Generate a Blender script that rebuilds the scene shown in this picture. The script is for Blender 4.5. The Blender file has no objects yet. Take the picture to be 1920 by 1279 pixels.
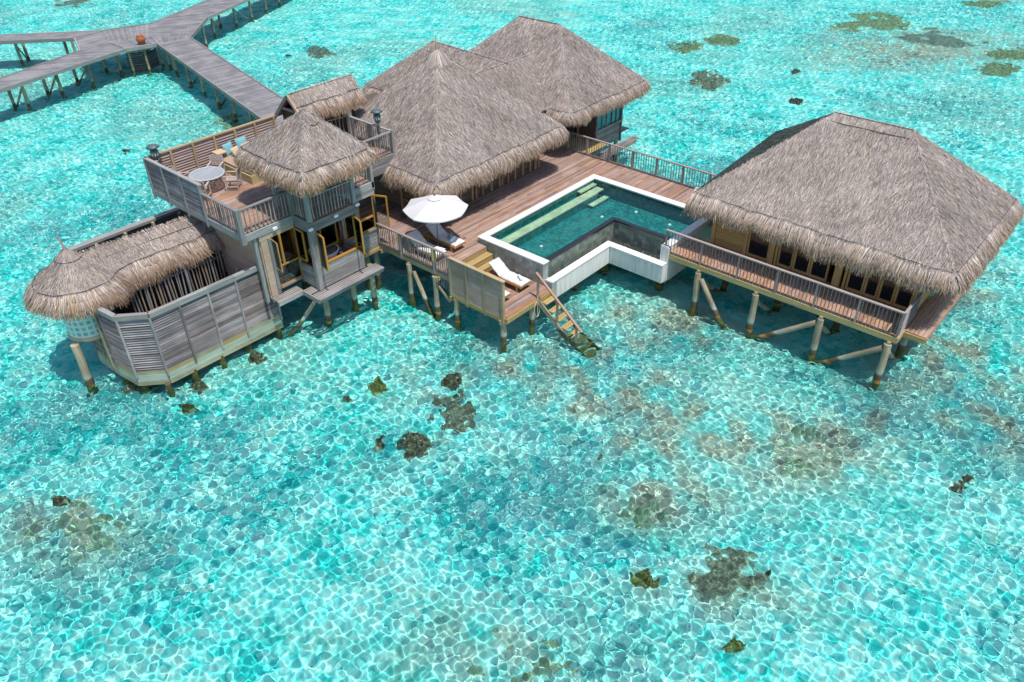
import bpy, math, random
import numpy as np
from mathutils import Vector, Matrix
S = bpy.context.scene
C = S.collection
R_ = random.Random(7)
RG = np.random.default_rng(11)
# ------------------------------------------------------------------ camera
cam = bpy.data.objects.new('camera', bpy.data.cameras.new('camera')); C.objects.link(cam)
cam.data.lens = 28.125; cam.data.sensor_width = 36; cam.data.clip_end = 6000
_p, _r, _y = 0.62328853, -0.01577208, 0.72702094
_f = Vector((math.cos(_y)*math.cos(_p), math.sin(_y)*math.cos(_p), -math.sin(_p)))
_rt = Vector((math.sin(_y), -math.cos(_y), 0)); _dn = _f.cross(_rt)
_r2 = _rt*math.cos(_r)-_dn*math.sin(_r); _d2 = _rt*math.sin(_r)+_dn*math.cos(_r)
M = Matrix((_r2, -_d2, -_f)).transposed().to_4x4(); M.translation = (0, 0, 20); cam.matrix_world = M
S.camera = cam
# ------------------------------------------------------------------ world, sun, exposure
w = bpy.data.worlds.new('World'); S.world = w; w.use_nodes = True
sk = w.node_tree.nodes.new('ShaderNodeTexSky'); sk.sky_type = 'NISHITA'; sk.sun_disc = False
sk.sun_elevation = math.radians(69); sk.sun_rotation = math.radians(190)
w.node_tree.links.new(sk.outputs[0], w.node_tree.nodes['Background'].inputs[0])
w.node_tree.nodes['Background'].inputs[1].default_value = 0.15
sl = bpy.data.lights.new('sun', 'SUN'); sl.energy = 3.9; sl.angle = math.radians(0.5); sl.color = (1, .965, .91)
sl.cycles.is_caustics_light = True
so = bpy.data.objects.new('sun', sl); C.objects.link(so)
so.rotation_euler = Vector((-.06, -.34, .94)).normalized().to_track_quat('Z', 'Y').to_euler()
S.view_settings.view_transform = 'Standard'; S.view_settings.look = 'None'
S.view_settings.exposure = 0.3; S.view_settings.gamma = 1
S.render.engine = 'CYCLES'
S.cycles.use_denoising = True
S.cycles.caustics_refractive = True; S.cycles.caustics_reflective = False
S.cycles.sample_clamp_indirect = 6
S.cycles.max_bounces = 10; S.cycles.transparent_max_bounces = 12
GLOSS = .22
SEA_Z, BED_Z = .36, -.34      # water level and lagoon floor
NET_DARK = (.06, .66, .63)
NET_MID = (.48, .89, .86)
SEA_T = (.32, .86, .81)
# ------------------------------------------------------------------ materials
def mat(name):
    m = bpy.data.materials.new(name); m.use_nodes = True
    nt = m.node_tree; b = nt.nodes['Principled BSDF']
    return m, nt, b
def node(nt, t, **k):
    n = nt.nodes.new(t)
    for a, v in k.items(): setattr(n, a, v)
    return n
def ramp(nt, src, stops):
    r = node(nt, 'ShaderNodeValToRGB'); e = r.color_ramp.elements
    while len(e) < len(stops): e.new(.5)
    for i, (p, c) in enumerate(stops):
        e[i].position = p; e[i].color = (*c, 1)
    nt.links.new(src, r.inputs[0]); return r
def mix(nt, fac, a, b, mode='MIX'):
    n = node(nt, 'ShaderNodeMix', data_type='RGBA', blend_type=mode)
    for s, v in ((n.inputs[0], fac), (n.inputs[6], a), (n.inputs[7], b)):
        if hasattr(v, 'is_output') or hasattr(v, 'links'): nt.links.new(v, s)
        elif isinstance(v, (int, float)): s.default_value = v
        else: s.default_value = (*v, 1)
    return n.outputs[2]
def wood(name, cols, rough=.75, grain=.35, pile=False, stain=0):
    """cols: plank colours picked by the per-board number; streaks along each board."""
    m, nt, b = mat(name); L = nt.links.new
    a = node(nt, 'ShaderNodeAttribute', attribute_name='rnd'); g = node(nt, 'ShaderNodeAttribute', attribute_name='gv')
    n = len(cols)
    base = ramp(nt, a.outputs['Fac'], [(i/(n-1), c) for i, c in enumerate(cols)]).outputs[0]
    mp = node(nt, 'ShaderNodeMapping'); mp.inputs['Scale'].default_value = (.9, 22, 22); L(g.outputs['Vector'], mp.inputs[0])
    nz = node(nt, 'ShaderNodeTexNoise'); nz.inputs['Scale'].default_value = 1.6; nz.inputs['Detail'].default_value = 5; L(mp.outputs[0], nz.inputs[0])
    gr = ramp(nt, nz.outputs[0], [(.3, (1-grain,)*3), (.7, (1+grain*.6,)*3)]).outputs[0]
    col = mix(nt, 1, base, gr, 'MULTIPLY')
    geo = node(nt, 'ShaderNodeNewGeometry')
    nb = node(nt, 'ShaderNodeTexNoise'); nb.inputs['Scale'].default_value = .9; nb.inputs['Detail'].default_value = 4; L(geo.outputs['Position'], nb.inputs[0])
    if stain:
        st = ramp(nt, nb.outputs[0], [(.42, (1, 1, 1)), (.62, (1-stain,)*3)]).outputs[0]
        col = mix(nt, 1, col, st, 'MULTIPLY')
    if pile:   # weed and wet wood round the waterline, a pale band of salt above
        sx = node(nt, 'ShaderNodeSeparateXYZ'); L(geo.outputs['Position'], sx.inputs[0])
        ad = node(nt, 'ShaderNodeMath', operation='MULTIPLY_ADD'); L(nb.outputs[0], ad.inputs[0]); ad.inputs[1].default_value = .4; L(sx.outputs[2], ad.inputs[2]); hv = node(nt, 'ShaderNodeMath', operation='MULTIPLY'); hv.inputs[1].default_value = .5; L(ad.outputs[0], hv.inputs[0]); ad = hv
        rp = ramp(nt, ad.outputs[0], [(0, (.30, .16, .055)), (.27, (.34, .18, .06)), (.31, (.09, .065, .03)), (.42, (.10, .08, .05)), (.47, (.33, .37, .30))])
        fac = ramp(nt, ad.outputs[0], [(.45, (1, 1, 1)), (.62, (0, 0, 0))]).outputs[0]
        col = mix(nt, fac, col, rp.outputs[0])
    L(col, b.inputs['Base Color'])
    b.inputs['Roughness'].default_value = rough; b.inputs['Specular IOR Level'].default_value = .25
    bp = node(nt, 'ShaderNodeBump'); bp.inputs['Strength'].default_value = .25; bp.inputs['Distance'].default_value = .01
    L(nz.outputs[0], bp.inputs['Height']); L(bp.outputs[0], b.inputs['Normal'])
    return m
def plain(name, col, rough=.7, var=.12, scale=6, spec=.3, metal=0, bump=0):
    m, nt, b = mat(name); L = nt.links.new
    geo = node(nt, 'ShaderNodeNewGeometry')
    nz = node(nt, 'ShaderNodeTexNoise'); nz.inputs['Scale'].default_value = scale; nz.inputs['Detail'].default_value = 5; L(geo.outputs['Position'], nz.inputs[0])
    r = ramp(nt, nz.outputs[0], [(.3, tuple(c*(1-var) for c in col)), (.7, tuple(c*(1+var*.5) for c in col))])
    L(r.outputs[0], b.inputs['Base Color']); b.inputs['Roughness'].default_value = rough
    b.inputs['Specular IOR Level'].default_value = spec; b.inputs['Metallic'].default_value = metal
    if bump:
        bp = node(nt, 'ShaderNodeBump'); bp.inputs['Strength'].default_value = bump; bp.inputs['Distance'].default_value = .02
        L(nz.outputs[0], bp.inputs['Height']); L(bp.outputs[0], b.inputs['Normal'])
    return m
def tiles(name, c1, c2, mortar, sx, sy, rough=.4, mort=.01, seedcol=None):
    """square tile pattern in local grain coordinates"""
    m, nt, b = mat(name); L = nt.links.new
    g = node(nt, 'ShaderNodeAttribute', attribute_name='gv')
    br = node(nt, 'ShaderNodeTexBrick'); br.offset = .0 if sx == sy else .5
    br.inputs['Color1'].default_value = (*c1, 1); br.inputs['Color2'].default_value = (*c2, 1); br.inputs['Mortar'].default_value = (*mortar, 1)
    br.inputs['Scale'].default_value = 1; br.inputs['Brick Width'].default_value = sx; br.inputs['Row Height'].default_value = sy
    br.inputs['Mortar Size'].default_value = mort; br.inputs['Bias'].default_value = 0
    L(g.outputs['Vector'], br.inputs[0])
    nz = node(nt, 'ShaderNodeTexNoise'); nz.inputs['Scale'].default_value = 2.2; nz.inputs['Detail'].default_value = 6; L(g.outputs['Vector'], nz.inputs[0])
    v = ramp(nt, nz.outputs[0], [(.3, (.7, .72, .7)), (.7, (1.15, 1.15, 1.12))]).outputs[0]
    L(mix(nt, 1, br.outputs[0], v, 'MULTIPLY'), b.inputs['Base Color']); b.inputs['Roughness'].default_value = rough
    return m
W = {}
W['deck'] = wood('weathered_red_decking', [(.25, .155, .125), (.36, .25, .21), (.29, .21, .195), (.42, .225, .125), (.19, .12, .095), (.42, .31, .265), (.34, .17, .085), (.37, .285, .27)], .75, .35, stain=.2)
W['villa_deck'] = wood('warm_decking', [(.34, .20, .145), (.43, .28, .21), (.30, .16, .10), (.46, .25, .14), (.40, .28, .23)], .7, .3)  # lighter, warmer board colours for the veranda
W['grey'] = wood('silver_grey_boards', [(.25, .225, .215), (.34, .31, .295), (.20, .175, .165), (.30, .25, .22), (.38, .355, .345), (.17, .15, .145)], .8, .38, stain=.25)
W['jetty'] = wood('grey_jetty_boards', [(.215, .205, .21), (.27, .255, .255), (.18, .17, .18), (.24, .22, .22), (.29, .28, .28)], .8, .3, stain=.25)
W['louvre'] = wood('grey_louvre_slats', [(.25, .225, .22), (.38, .36, .35), (.165, .145, .14), (.33, .255, .215), (.42, .40, .39), (.20, .175, .17), (.34, .32, .31)], .8, .4, stain=.3)
W['brown_louvre'] = wood('mauve_louvre_slats', [(.30, .22, .19), (.36, .27, .24), (.27, .19, .16), (.33, .25, .23)], .8, .3)
W['bluegrey'] = wood('bluish_grey_posts', [(.235, .235, .225), (.30, .30, .285), (.20, .195, .185), (.29, .265, .24)], .8, .35)
W['rail'] = wood('mauve_grey_rail', [(.29, .225, .20), (.35, .28, .255), (.25, .19, .17)], .75, .25)
W['baluster'] = wood('dark_grey_baluster', [(.20, .18, .175), (.28, .25, .24), (.17, .15, .15)], .8, .3)
W['rod'] = wood('driftwood_rods', [(.26, .25, .25), (.36, .33, .30), (.20, .19, .19), (.38, .31, .22), (.18, .14, .12)], .85, .4)
W['honey'] = wood('honey_timber', [(.40, .19, .035), (.46, .235, .05), (.36, .165, .03)], .55, .25)
W['tan'] = wood('tan_timber', [(.39, .28, .16), (.45, .33, .20), (.34, .245, .14)], .75, .3, stain=.2)
W['screen'] = wood('straw_screen_slats', [(.52, .43, .29), (.46, .38, .26), (.42, .37, .29), (.5, .44, .34)], .75, .25, stain=.2)
W['step'] = wood('yellow_step_boards', [(.42, .29, .115), (.38, .265, .11), (.45, .33, .15)], .7, .3)
W['villa'] = wood('warm_door_timber', [(.48, .26, .10), (.54, .31, .13), (.42, .22, .085)], .5, .25)
W['housepost'] = wood('house_post_timber', [(.42, .26, .14), (.48, .31, .18), (.36, .21, .11)], .6, .3)
W['darkwood'] = wood('dark_house_boards', [(.13, .09, .07), (.18, .13, .1), (.11, .075, .06)], .7, .35)
W['pile'] = wood('timber_piles', [(.40, .31, .2), (.46, .37, .25), (.36, .3, .21)], .8, .4, pile=True, stain=.35)
W['green'] = wood('pale_green_boards', [(.37, .41, .31), (.43, .47, .37), (.38, .41, .29)], .75, .22, stain=.2)
W['olive'] = wood('olive_base_boards', [(.36, .33, .2), (.42, .39, .26)], .8, .3, stain=.3)
W['bathwall'] = wood('bath_wall_boards', [(.46, .32, .23), (.52, .38, .29), (.42, .27, .17)], .7, .25)
W['teak'] = wood('teak_lounger', [(.42, .19, .045), (.48, .23, .06)], .5, .2)
W['furn'] = wood('silvered_teak', [(.42, .34, .30), (.48, .40, .36), (.38, .30, .27)], .75, .25)
W['table'] = wood('silver_table_slats', [(.35, .37, .39), (.42, .44, .46)], .7, .2)
W['stairrail'] = wood('brown_stair_rail', [(.38, .23, .165), (.43, .27, .2)], .65, .25)
W['white'] = plain('white_plaster', (.66, .63, .60), .8, .05, 3)
m, nt, b = mat('stained_plaster'); L = nt.links.new
geo = node(nt, 'ShaderNodeNewGeometry'); mp = node(nt, 'ShaderNodeMapping'); mp.inputs['Scale'].default_value = (5, 5, .5); L(geo.outputs['Position'], mp.inputs[0])
nz = node(nt, 'ShaderNodeTexNoise'); nz.inputs['Scale'].default_value = 1.3; nz.inputs['Detail'].default_value = 6; L(mp.outputs[0], nz.inputs[0])
sx = node(nt, 'ShaderNodeSeparateXYZ'); L(geo.outputs['Position'], sx.inputs[0])
hz = node(nt, 'ShaderNodeMapRange'); hz.inputs[1].default_value = 1.05; hz.inputs[2].default_value = 1.55; hz.inputs[3].default_value = .55; hz.inputs[4].default_value = 0; L(sx.outputs[2], hz.inputs[0])
st_ = ramp(nt, nz.outputs[0], [(.38, (.70, .67, .63)), (.56, (.64, .605, .565)), (.72, (.50, .48, .43))]).outputs[0]
nf = node(nt, 'ShaderNodeMath', operation='MULTIPLY'); L(hz.outputs[0], nf.inputs[0]); L(nz.outputs[0], nf.inputs[1])
L(mix(nt, nf.outputs[0], st_, (.33, .34, .26)), b.inputs['Base Color']); b.inputs['Roughness'].default_value = .85
W['white'] = m
W['coping'] = plain('cream_coping_stone', (.68, .655, .61), .75, .08, 9)
W['canvas'] = plain('white_canvas', (.55, .53, .525), .9, .05, 3)
W['cushion'] = plain('white_cushion', (.60, .575, .565), .95, .08, 7, .1)
W['towel'] = plain('white_towel', (.68, .67, .665), 1, .1, 25, .05, bump=.4)
W['teal_cloth'] = plain('teal_cloth', (.17, .36, .40), .95, .12, 14, .1)
W['beige_cloth'] = plain('sand_cloth', (.50, .375, .24), .95, .1, 14, .1)
W['sofa_base'] = plain('woven_straw_sofa', (.45, .37, .2), .9, .25, 30, .1, bump=.4)
W['sofa_pad'] = plain('brown_sofa_pad', (.36, .26, .19), .95, .1, 12, .1)
W['lantern'] = plain('verdigris_metal', (.10, .14, .14), .5, .3, 12, .4, .3)
W['lantern_lamp'] = plain('pale_lantern_glass', (.5, .55, .52), .3, .1, 8)
W['chrome'] = plain('chrome', (.75, .76, .78), .15, .05, 3, .5, 1)
W['tub'] = plain('white_bath_enamel', (.84, .82, .80), .3, .02, 3, .5)
W['tub_in'] = plain('bath_cover_grey', (.16, .17, .175), .6, .1, 5)
W['black'] = plain('black_lacquer', (.012, .012, .014), .35, .2, 8)
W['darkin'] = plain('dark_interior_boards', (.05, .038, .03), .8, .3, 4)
W['floor_in'] = plain('warm_interior_floor', (.30, .15, .07), .5, .25, 3)
W['clay'] = plain('terracotta_clay', (.36, .12, .05), .6, .25, 6)
W['yellow'] = plain('yellow_paint', (.72, .52, .03), .6, .08, 5)
W['rope'] = plain('pale_rope', (.6, .5, .34), .9, .2, 40)
W['lampwhite'] = plain('white_lamp_housing', (.72, .74, .73), .5, .1, 9)
W['screw'] = plain('concrete_piles', (.36, .34, .28), .9, .35, 5)
W['tile'] = tiles('grey_green_slate_tiles', (.25, .285, .275), (.40, .43, .40), (.26, .28, .27), .2, .2, .45, .006)
W['tile_dark'] = tiles('mossy_slate_tiles', (.11, .15, .13), (.25, .27, .22), (.08, .10, .09), .22, .22, .4, .006)
W['mosaic'] = tiles('dark_green_mosaic', (.006, .13, .135), (.045, .27, .27), (.006, .10, .105), .12, .12, .3, .006)
W['mosaic_pale'] = tiles('pale_mosaic', (.72, .58, .38), (.90, .72, .50), (.6, .5, .36), .05, .05, .35, .004)
W['weir'] = plain('black_granite', (.018, .019, .02), .25, .3, 20, .5)
W['gravel'] = plain('dark_pebbles', (.035, .042, .042), .5, .5, 25, .5, bump=.8)
W['seamcord'] = plain('dark_twine', (.075, .06, .05), .9, .2, 10)
W['under'] = plain('dark_thatch_underside', (.11, .085, .06), .95, .4, 20)
W['valley'] = plain('rusty_valley_thatch', (.15, .085, .035), .9, .4, 15)
def glassmat(name, tint, alpha_mix):
    m, nt, b = mat(name); L = nt.links.new
    t = node(nt, 'ShaderNodeBsdfTransparent'); t.inputs[0].default_value = (*tint, 1)
    g = node(nt, 'ShaderNodeBsdfGlossy'); g.inputs['Roughness'].default_value = .02
    lw = node(nt, 'ShaderNodeFresnel'); lw.inputs[0].default_value = 1.5
    x = node(nt, 'ShaderNodeMixShader'); L(lw.outputs[0], x.inputs[0]); L(t.outputs[0], x.inputs[1]); L(g.outputs[0], x.inputs[2])
    L(x.outputs[0], nt.nodes['Material Output'].inputs[0]); return m
W['glass'] = glassmat('window_glass', (.78, .84, .84), 0)
m, nt, b = mat('dark_door_glass'); b.inputs['Base Color'].default_value = (.006, .010, .012, 1); b.inputs['Roughness'].default_value = .06; b.inputs['Specular IOR Level'].default_value = .6; W['darkglass'] = m
m, nt, b = mat('blue_green_panes'); b.inputs['Base Color'].default_value = (.03, .20, .21, 1); b.inputs['Roughness'].default_value = .05; b.inputs['Specular IOR Level'].default_value = .8; W['bluepane'] = m
# glass bricks of the shower wall
m, nt, b = mat('glass_bricks'); g = node(nt, 'ShaderNodeAttribute', attribute_name='gv')
br = node(nt, 'ShaderNodeTexBrick'); br.offset = 0
br.inputs['Color1'].default_value = (.16, .34, .33, 1); br.inputs['Color2'].default_value = (.26, .44, .42, 1); br.inputs['Mortar'].default_value = (.56, .62, .56, 1)
br.inputs['Scale'].default_value = 1; br.inputs['Brick Width'].default_value = .24; br.inputs['Row Height'].default_value = .24; br.inputs['Mortar Size'].default_value = .045
nt.links.new(g.outputs['Vector'], br.inputs[0]); nt.links.new(br.outputs[0], b.inputs['Base Color']); b.inputs['Roughness'].default_value = .15; b.inputs['Specular IOR Level'].default_value = .6
W['glassbrick'] = m
# thatch: every straw carries its own colour
m, nt, b = mat('thatch_straw'); a = node(nt, 'ShaderNodeAttribute', attribute_name='col')
nt.links.new(a.outputs['Color'], b.inputs['Base Color']); b.inputs['Roughness'].default_value = .85; b.inputs['Specular IOR Level'].default_value = .15
W['thatch'] = m
# pool water: clear tinted sheet
m, nt, b = mat('pool_water'); L = nt.links.new
t = node(nt, 'ShaderNodeBsdfTransparent'); t.inputs[0].default_value = (.66, .90, .88, 1)
g = node(nt, 'ShaderNodeBsdfGlossy'); g.inputs['Roughness'].default_value = .03
fr = node(nt, 'ShaderNodeFresnel'); fr.inputs[0].default_value = 1.33
nz = node(nt, 'ShaderNodeTexNoise'); nz.inputs['Scale'].default_value = 3.2; nz.inputs['Detail'].default_value = 3
geo = node(nt, 'ShaderNodeNewGeometry'); L(geo.outputs['Position'], nz.inputs[0])
bp = node(nt, 'ShaderNodeBump'); bp.inputs['Strength'].default_value = .25; bp.inputs['Distance'].default_value = .06; L(nz.outputs[0], bp.inputs['Height'])
L(bp.outputs[0], g.inputs['Normal']); L(bp.outputs[0], fr.inputs['Normal'])
x = node(nt, 'ShaderNodeMixShader'); L(fr.outputs[0], x.inputs[0]); L(t.outputs[0], x.inputs[1]); L(g.outputs[0], x.inputs[2]); L(x.outputs[0], nt.nodes['Material Output'].inputs[0])
W['poolwater'] = m
# sea water: refracting surface, colour from the water's own absorption
m, nt, b = mat('lagoon_water'); L = nt.links.new
t = node(nt, 'ShaderNodeBsdfRefraction'); t.inputs['IOR'].default_value = 1.333; t.inputs['Roughness'].default_value = 0; t.inputs[0].default_value = (SEA_T[0]**.5, SEA_T[1]**.5, SEA_T[2]**.5, 1)
g = node(nt, 'ShaderNodeBsdfGlossy'); g.inputs['Roughness'].default_value = .02
fr = node(nt, 'ShaderNodeFresnel'); fr.inputs[0].default_value = 1.333
h_ = node(nt, 'ShaderNodeMath', operation='MULTIPLY'); L(fr.outputs[0], h_.inputs[0]); h_.inputs[1].default_value = GLOSS
x = node(nt, 'ShaderNodeMixShader'); L(h_.outputs[0], x.inputs[0]); L(t.outputs[0], x.inputs[1]); L(g.outputs[0], x.inputs[2]); L(x.outputs[0], nt.nodes['Material Output'].inputs[0])
W['sea'] = m
m, nt, b = mat('coral_sand'); L = nt.links.new
a = node(nt, 'ShaderNodeAttribute', attribute_name='rubble'); geo = node(nt, 'ShaderNodeNewGeometry')
n1 = node(nt, 'ShaderNodeTexNoise'); n1.inputs['Scale'].default_value = 2.6; n1.inputs['Detail'].default_value = 7; n1.inputs['Roughness'].default_value = .65; L(geo.outputs['Position'], n1.inputs[0])
n2 = node(nt, 'ShaderNodeTexNoise'); n2.inputs['Scale'].default_value = .35; n2.inputs['Detail'].default_value = 4; L(geo.outputs['Position'], n2.inputs[0])
n3 = node(nt, 'ShaderNodeTexNoise'); n3.inputs['Scale'].default_value = 2.3; n3.inputs['Detail'].default_value = 5; n3.inputs['Roughness'].default_value = .6; n3.inputs['Distortion'].default_value = .8; L(geo.outputs['Position'], n3.inputs[0])
n4 = node(nt, 'ShaderNodeMath', operation='MULTIPLY_ADD'); L(n2.outputs[0], n4.inputs[0]); n4.inputs[1].default_value = .45; L(n3.outputs[0], n4.inputs[2])
sand = ramp(nt, n4.outputs[0], [(.60, NET_DARK), (.72, NET_MID), (.86, (1, .95, .87))]).outputs[0]   # turquoise mottle painted at light-net scale, deepening its dark cells, over pale sand
rub = ramp(nt, n1.outputs[0], [(.34, (.60, .27, .20)), (.5, (.94, .50, .40)), (.66, (1, .68, .58))]).outputs[0]
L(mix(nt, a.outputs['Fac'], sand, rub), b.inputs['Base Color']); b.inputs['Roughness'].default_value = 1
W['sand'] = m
def reefmat(name, stops):
    m, nt, b = mat(name); L = nt.links.new
    geo = node(nt, 'ShaderNodeNewGeometry')
    n1 = node(nt, 'ShaderNodeTexNoise'); n1.inputs['Scale'].default_value = 6; n1.inputs['Detail'].default_value = 6; n1.inputs['Roughness'].default_value = .7; L(geo.outputs['Position'], n1.inputs[0])
    a = node(nt, 'ShaderNodeAttribute', attribute_name='rnd')
    L(mix(nt, a.outputs['Fac'], (.80, .70, .60), ramp(nt, n1.outputs[0], stops).outputs[0]), b.inputs['Base Color']); b.inputs['Roughness'].default_value = 1
    return m
W['reef_brown'] = reefmat('brown_coral_rock', [(.34, (.11, .042, .025)), (.47, (.30, .125, .08)), (.57, (.5, .26, .18)), (.68, (.9, .6, .45))])
W['reef_olive'] = reefmat('olive_coral_rock', [(.34, (.12, .055, .015)), (.48, (.34, .18, .05)), (.58, (.52, .34, .11)), (.68, (.85, .65, .32))])
W['reef_dark'] = reefmat('dark_coral_rock', [(.34, (.09, .04, .03)), (.5, (.25, .12, .09)), (.66, (.55, .34, .27))])
WAVE1, WL1, WAVE2, WL2, WAVE3 = .0185, .27, .006, .15, .07
# ------------------------------------------------------------------ mesh builder
class MB:
    def __init__(s): s.v = []; s.f = []; s.r = []; s.g = []; s.mi = []; s.sm = []; s.mats = []
    def _m(s, m):
        if m not in s.mats: s.mats.append(m)
        return s.mats.index(m)
    def raw(s, vs, fs, m, gv=None, smooth=False, rnd=None):
        o = len(s.v); r = R_.random() if rnd is None else rnd; k = s._m(m)
        s.v += [tuple(v) for v in vs]; s.r += [r]*len(vs)
        s.g += [tuple(q) for q in (gv if gv is not None else vs)]
        for f in fs: s.f.append(tuple(i+o for i in f)); s.mi.append(k); s.sm.append(smooth)
        return s
    def obox(s, c, ax, m, rnd=None):
        """box centre c, half-axis vectors ax[0..2]"""
        c = Vector(c); a = [Vector(q) for q in ax]; l = [q.length for q in a]
        od = sorted(range(3), key=lambda i: -l[i]); off = R_.uniform(0, 90)
        vs = []; gs = []
        for sz in (-1, 1):
            for sy in (-1, 1):
                for sx in (-1, 1):
                    vs.append(c+a[0]*sx+a[1]*sy+a[2]*sz); loc = (sx*l[0], sy*l[1], sz*l[2])
                    gs.append((loc[od[0]]+off, loc[od[1]]+off*.37, loc[od[2]]))
        fs = [(0, 2, 3, 1), (4, 5, 7, 6), (0, 1, 5, 4), (2, 6, 7, 3), (0, 4, 6, 2), (1, 3, 7, 5)]
        if a[0].cross(a[1]).dot(a[2]) < 0: fs = [f[::-1] for f in fs]
        return s.raw(vs, fs, m, gs, rnd=rnd)
    def box(s, x0, x1, y0, y1, z0, z1, m, rnd=None):
        return s.obox(((x0+x1)/2, (y0+y1)/2, (z0+z1)/2), (((x1-x0)/2, 0, 0), (0, (y1-y0)/2, 0), (0, 0, (z1-z0)/2)), m, rnd)
    def bar(s, p, q, w, h, m, up=(0, 0, 1), rnd=None):
        p, q, u = Vector(p), Vector(q), Vector(up); d = (q-p)
        if d.length < 1e-6: return s
        dn = d.normalized(); sd = dn.cross(u)
        if sd.length < 1e-4: sd = dn.cross(Vector((1, 0, 0)))
        sd.normalize(); un = sd.cross(dn)
        return s.obox((p+q)/2, (d/2, sd*w/2, un*h/2), m, rnd)
    def cyl(s, p, q, r0, r1, m, n=10, caps=True, rnd=None):
        return s.tube([p, q], [r0, r1], m, n, caps, rnd)
    def tube(s, pts, rad, m, n=8, caps=True, rnd=None):
        P = [Vector(p) for p in pts]; k = len(P)
        if not hasattr(rad, '__len__'): rad = [rad]*k
        vs = []; gs = []; off = R_.uniform(0, 90); acc = 0; ref = None
        for i in range(k):
            d = (P[min(i+1, k-1)]-P[max(i-1, 0)]).normalized()
            if ref is None: ref = d.orthogonal().normalized()
            ref = (ref-d*ref.dot(d)).normalized(); b2 = d.cross(ref)
            if i: acc += (P[i]-P[i-1]).length
            for j in range(n):
                t = 2*math.pi*j/n; vs.append(P[i]+(ref*math.cos(t)+b2*math.sin(t))*rad[i])
                gs.append((acc+off, rad[i]*math.cos(t), rad[i]*math.sin(t)))
        fs = [(i*n+j, i*n+(j+1) % n, (i+1)*n+(j+1) % n, (i+1)*n+j) for i in range(k-1) for j in range(n)]
        rn = R_.random() if rnd is None else rnd
        s.raw(vs, fs, m, gs, True, rn)
        if caps:
            s.raw(vs[:n], [tuple(range(n))[::-1]], m, gs[:n], False, rn); s.raw(vs[-n:], [tuple(range(n))], m, gs[-n:], False, rn)
        return s
    def lathe(s, c, prof, m, n=20, rnd=None):
        c = Vector(c); vs = []; k = len(prof)
        for r, z in prof:
            for j in range(n):
                t = 2*math.pi*j/n; vs.append(c+Vector((r*math.cos(t), r*math.sin(t), z)))
        fs = [(i*n+j, i*n+(j+1) % n, (i+1)*n+(j+1) % n, (i+1)*n+j) for i in range(k-1) for j in range(n)]
        return s.raw(vs, fs, m, None, True, rnd)
    def poly(s, pts, m, gv=None): return s.raw(pts, [tuple(range(len(pts)))], m, gv)
    def prism(s, pts2, z0, z1, m, rnd=None):
        n = len(pts2); vs = [(x, y, z0) for x, y in pts2]+[(x, y, z1) for x, y in pts2]
        fs = [tuple(range(n))[::-1], tuple(range(n, 2*n))]+[(i, (i+1) % n, n+(i+1) % n, n+i) for i in range(n)]
        return s.raw(vs, fs, m, None, rnd=rnd)
    def build(s, name, parent=None, caustic=False):
        me = bpy.data.meshes.new(name); me.from_pydata(s.v, [], s.f)
        for q in s.mats: me.materials.append(W[q])
        me.polygons.foreach_set('material_index', s.mi); me.polygons.foreach_set('use_smooth', s.sm)
        at = me.attributes.new('rnd', 'FLOAT', 'POINT'); at.data.foreach_set('value', s.r)
        at = me.attributes.new('gv', 'FLOAT_VECTOR', 'POINT'); at.data.foreach_set('vector', np.array(s.g, np.float32).ravel())
        me.update(); o = bpy.data.objects.new(name, me); C.objects.link(o)
        if parent is not None:
            o.parent = parent; o.matrix_parent_inverse = parent.matrix_world.inverted()
        if caustic: o.cycles.is_caustics_receiver = True
        return o
def thing(name, label, cat, loc=(0, 0, 0), group=None):
    o = bpy.data.objects.new(name, None); C.objects.link(o); o.location = loc
    o.matrix_world = Matrix.Translation(loc)
    o['label'] = label; o['category'] = cat
    if group: o['group'] = group
    return o
def tag(o, label, cat, group=None):
    o['label'] = label; o['category'] = cat
    if group: o['group'] = group
    return o
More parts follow.
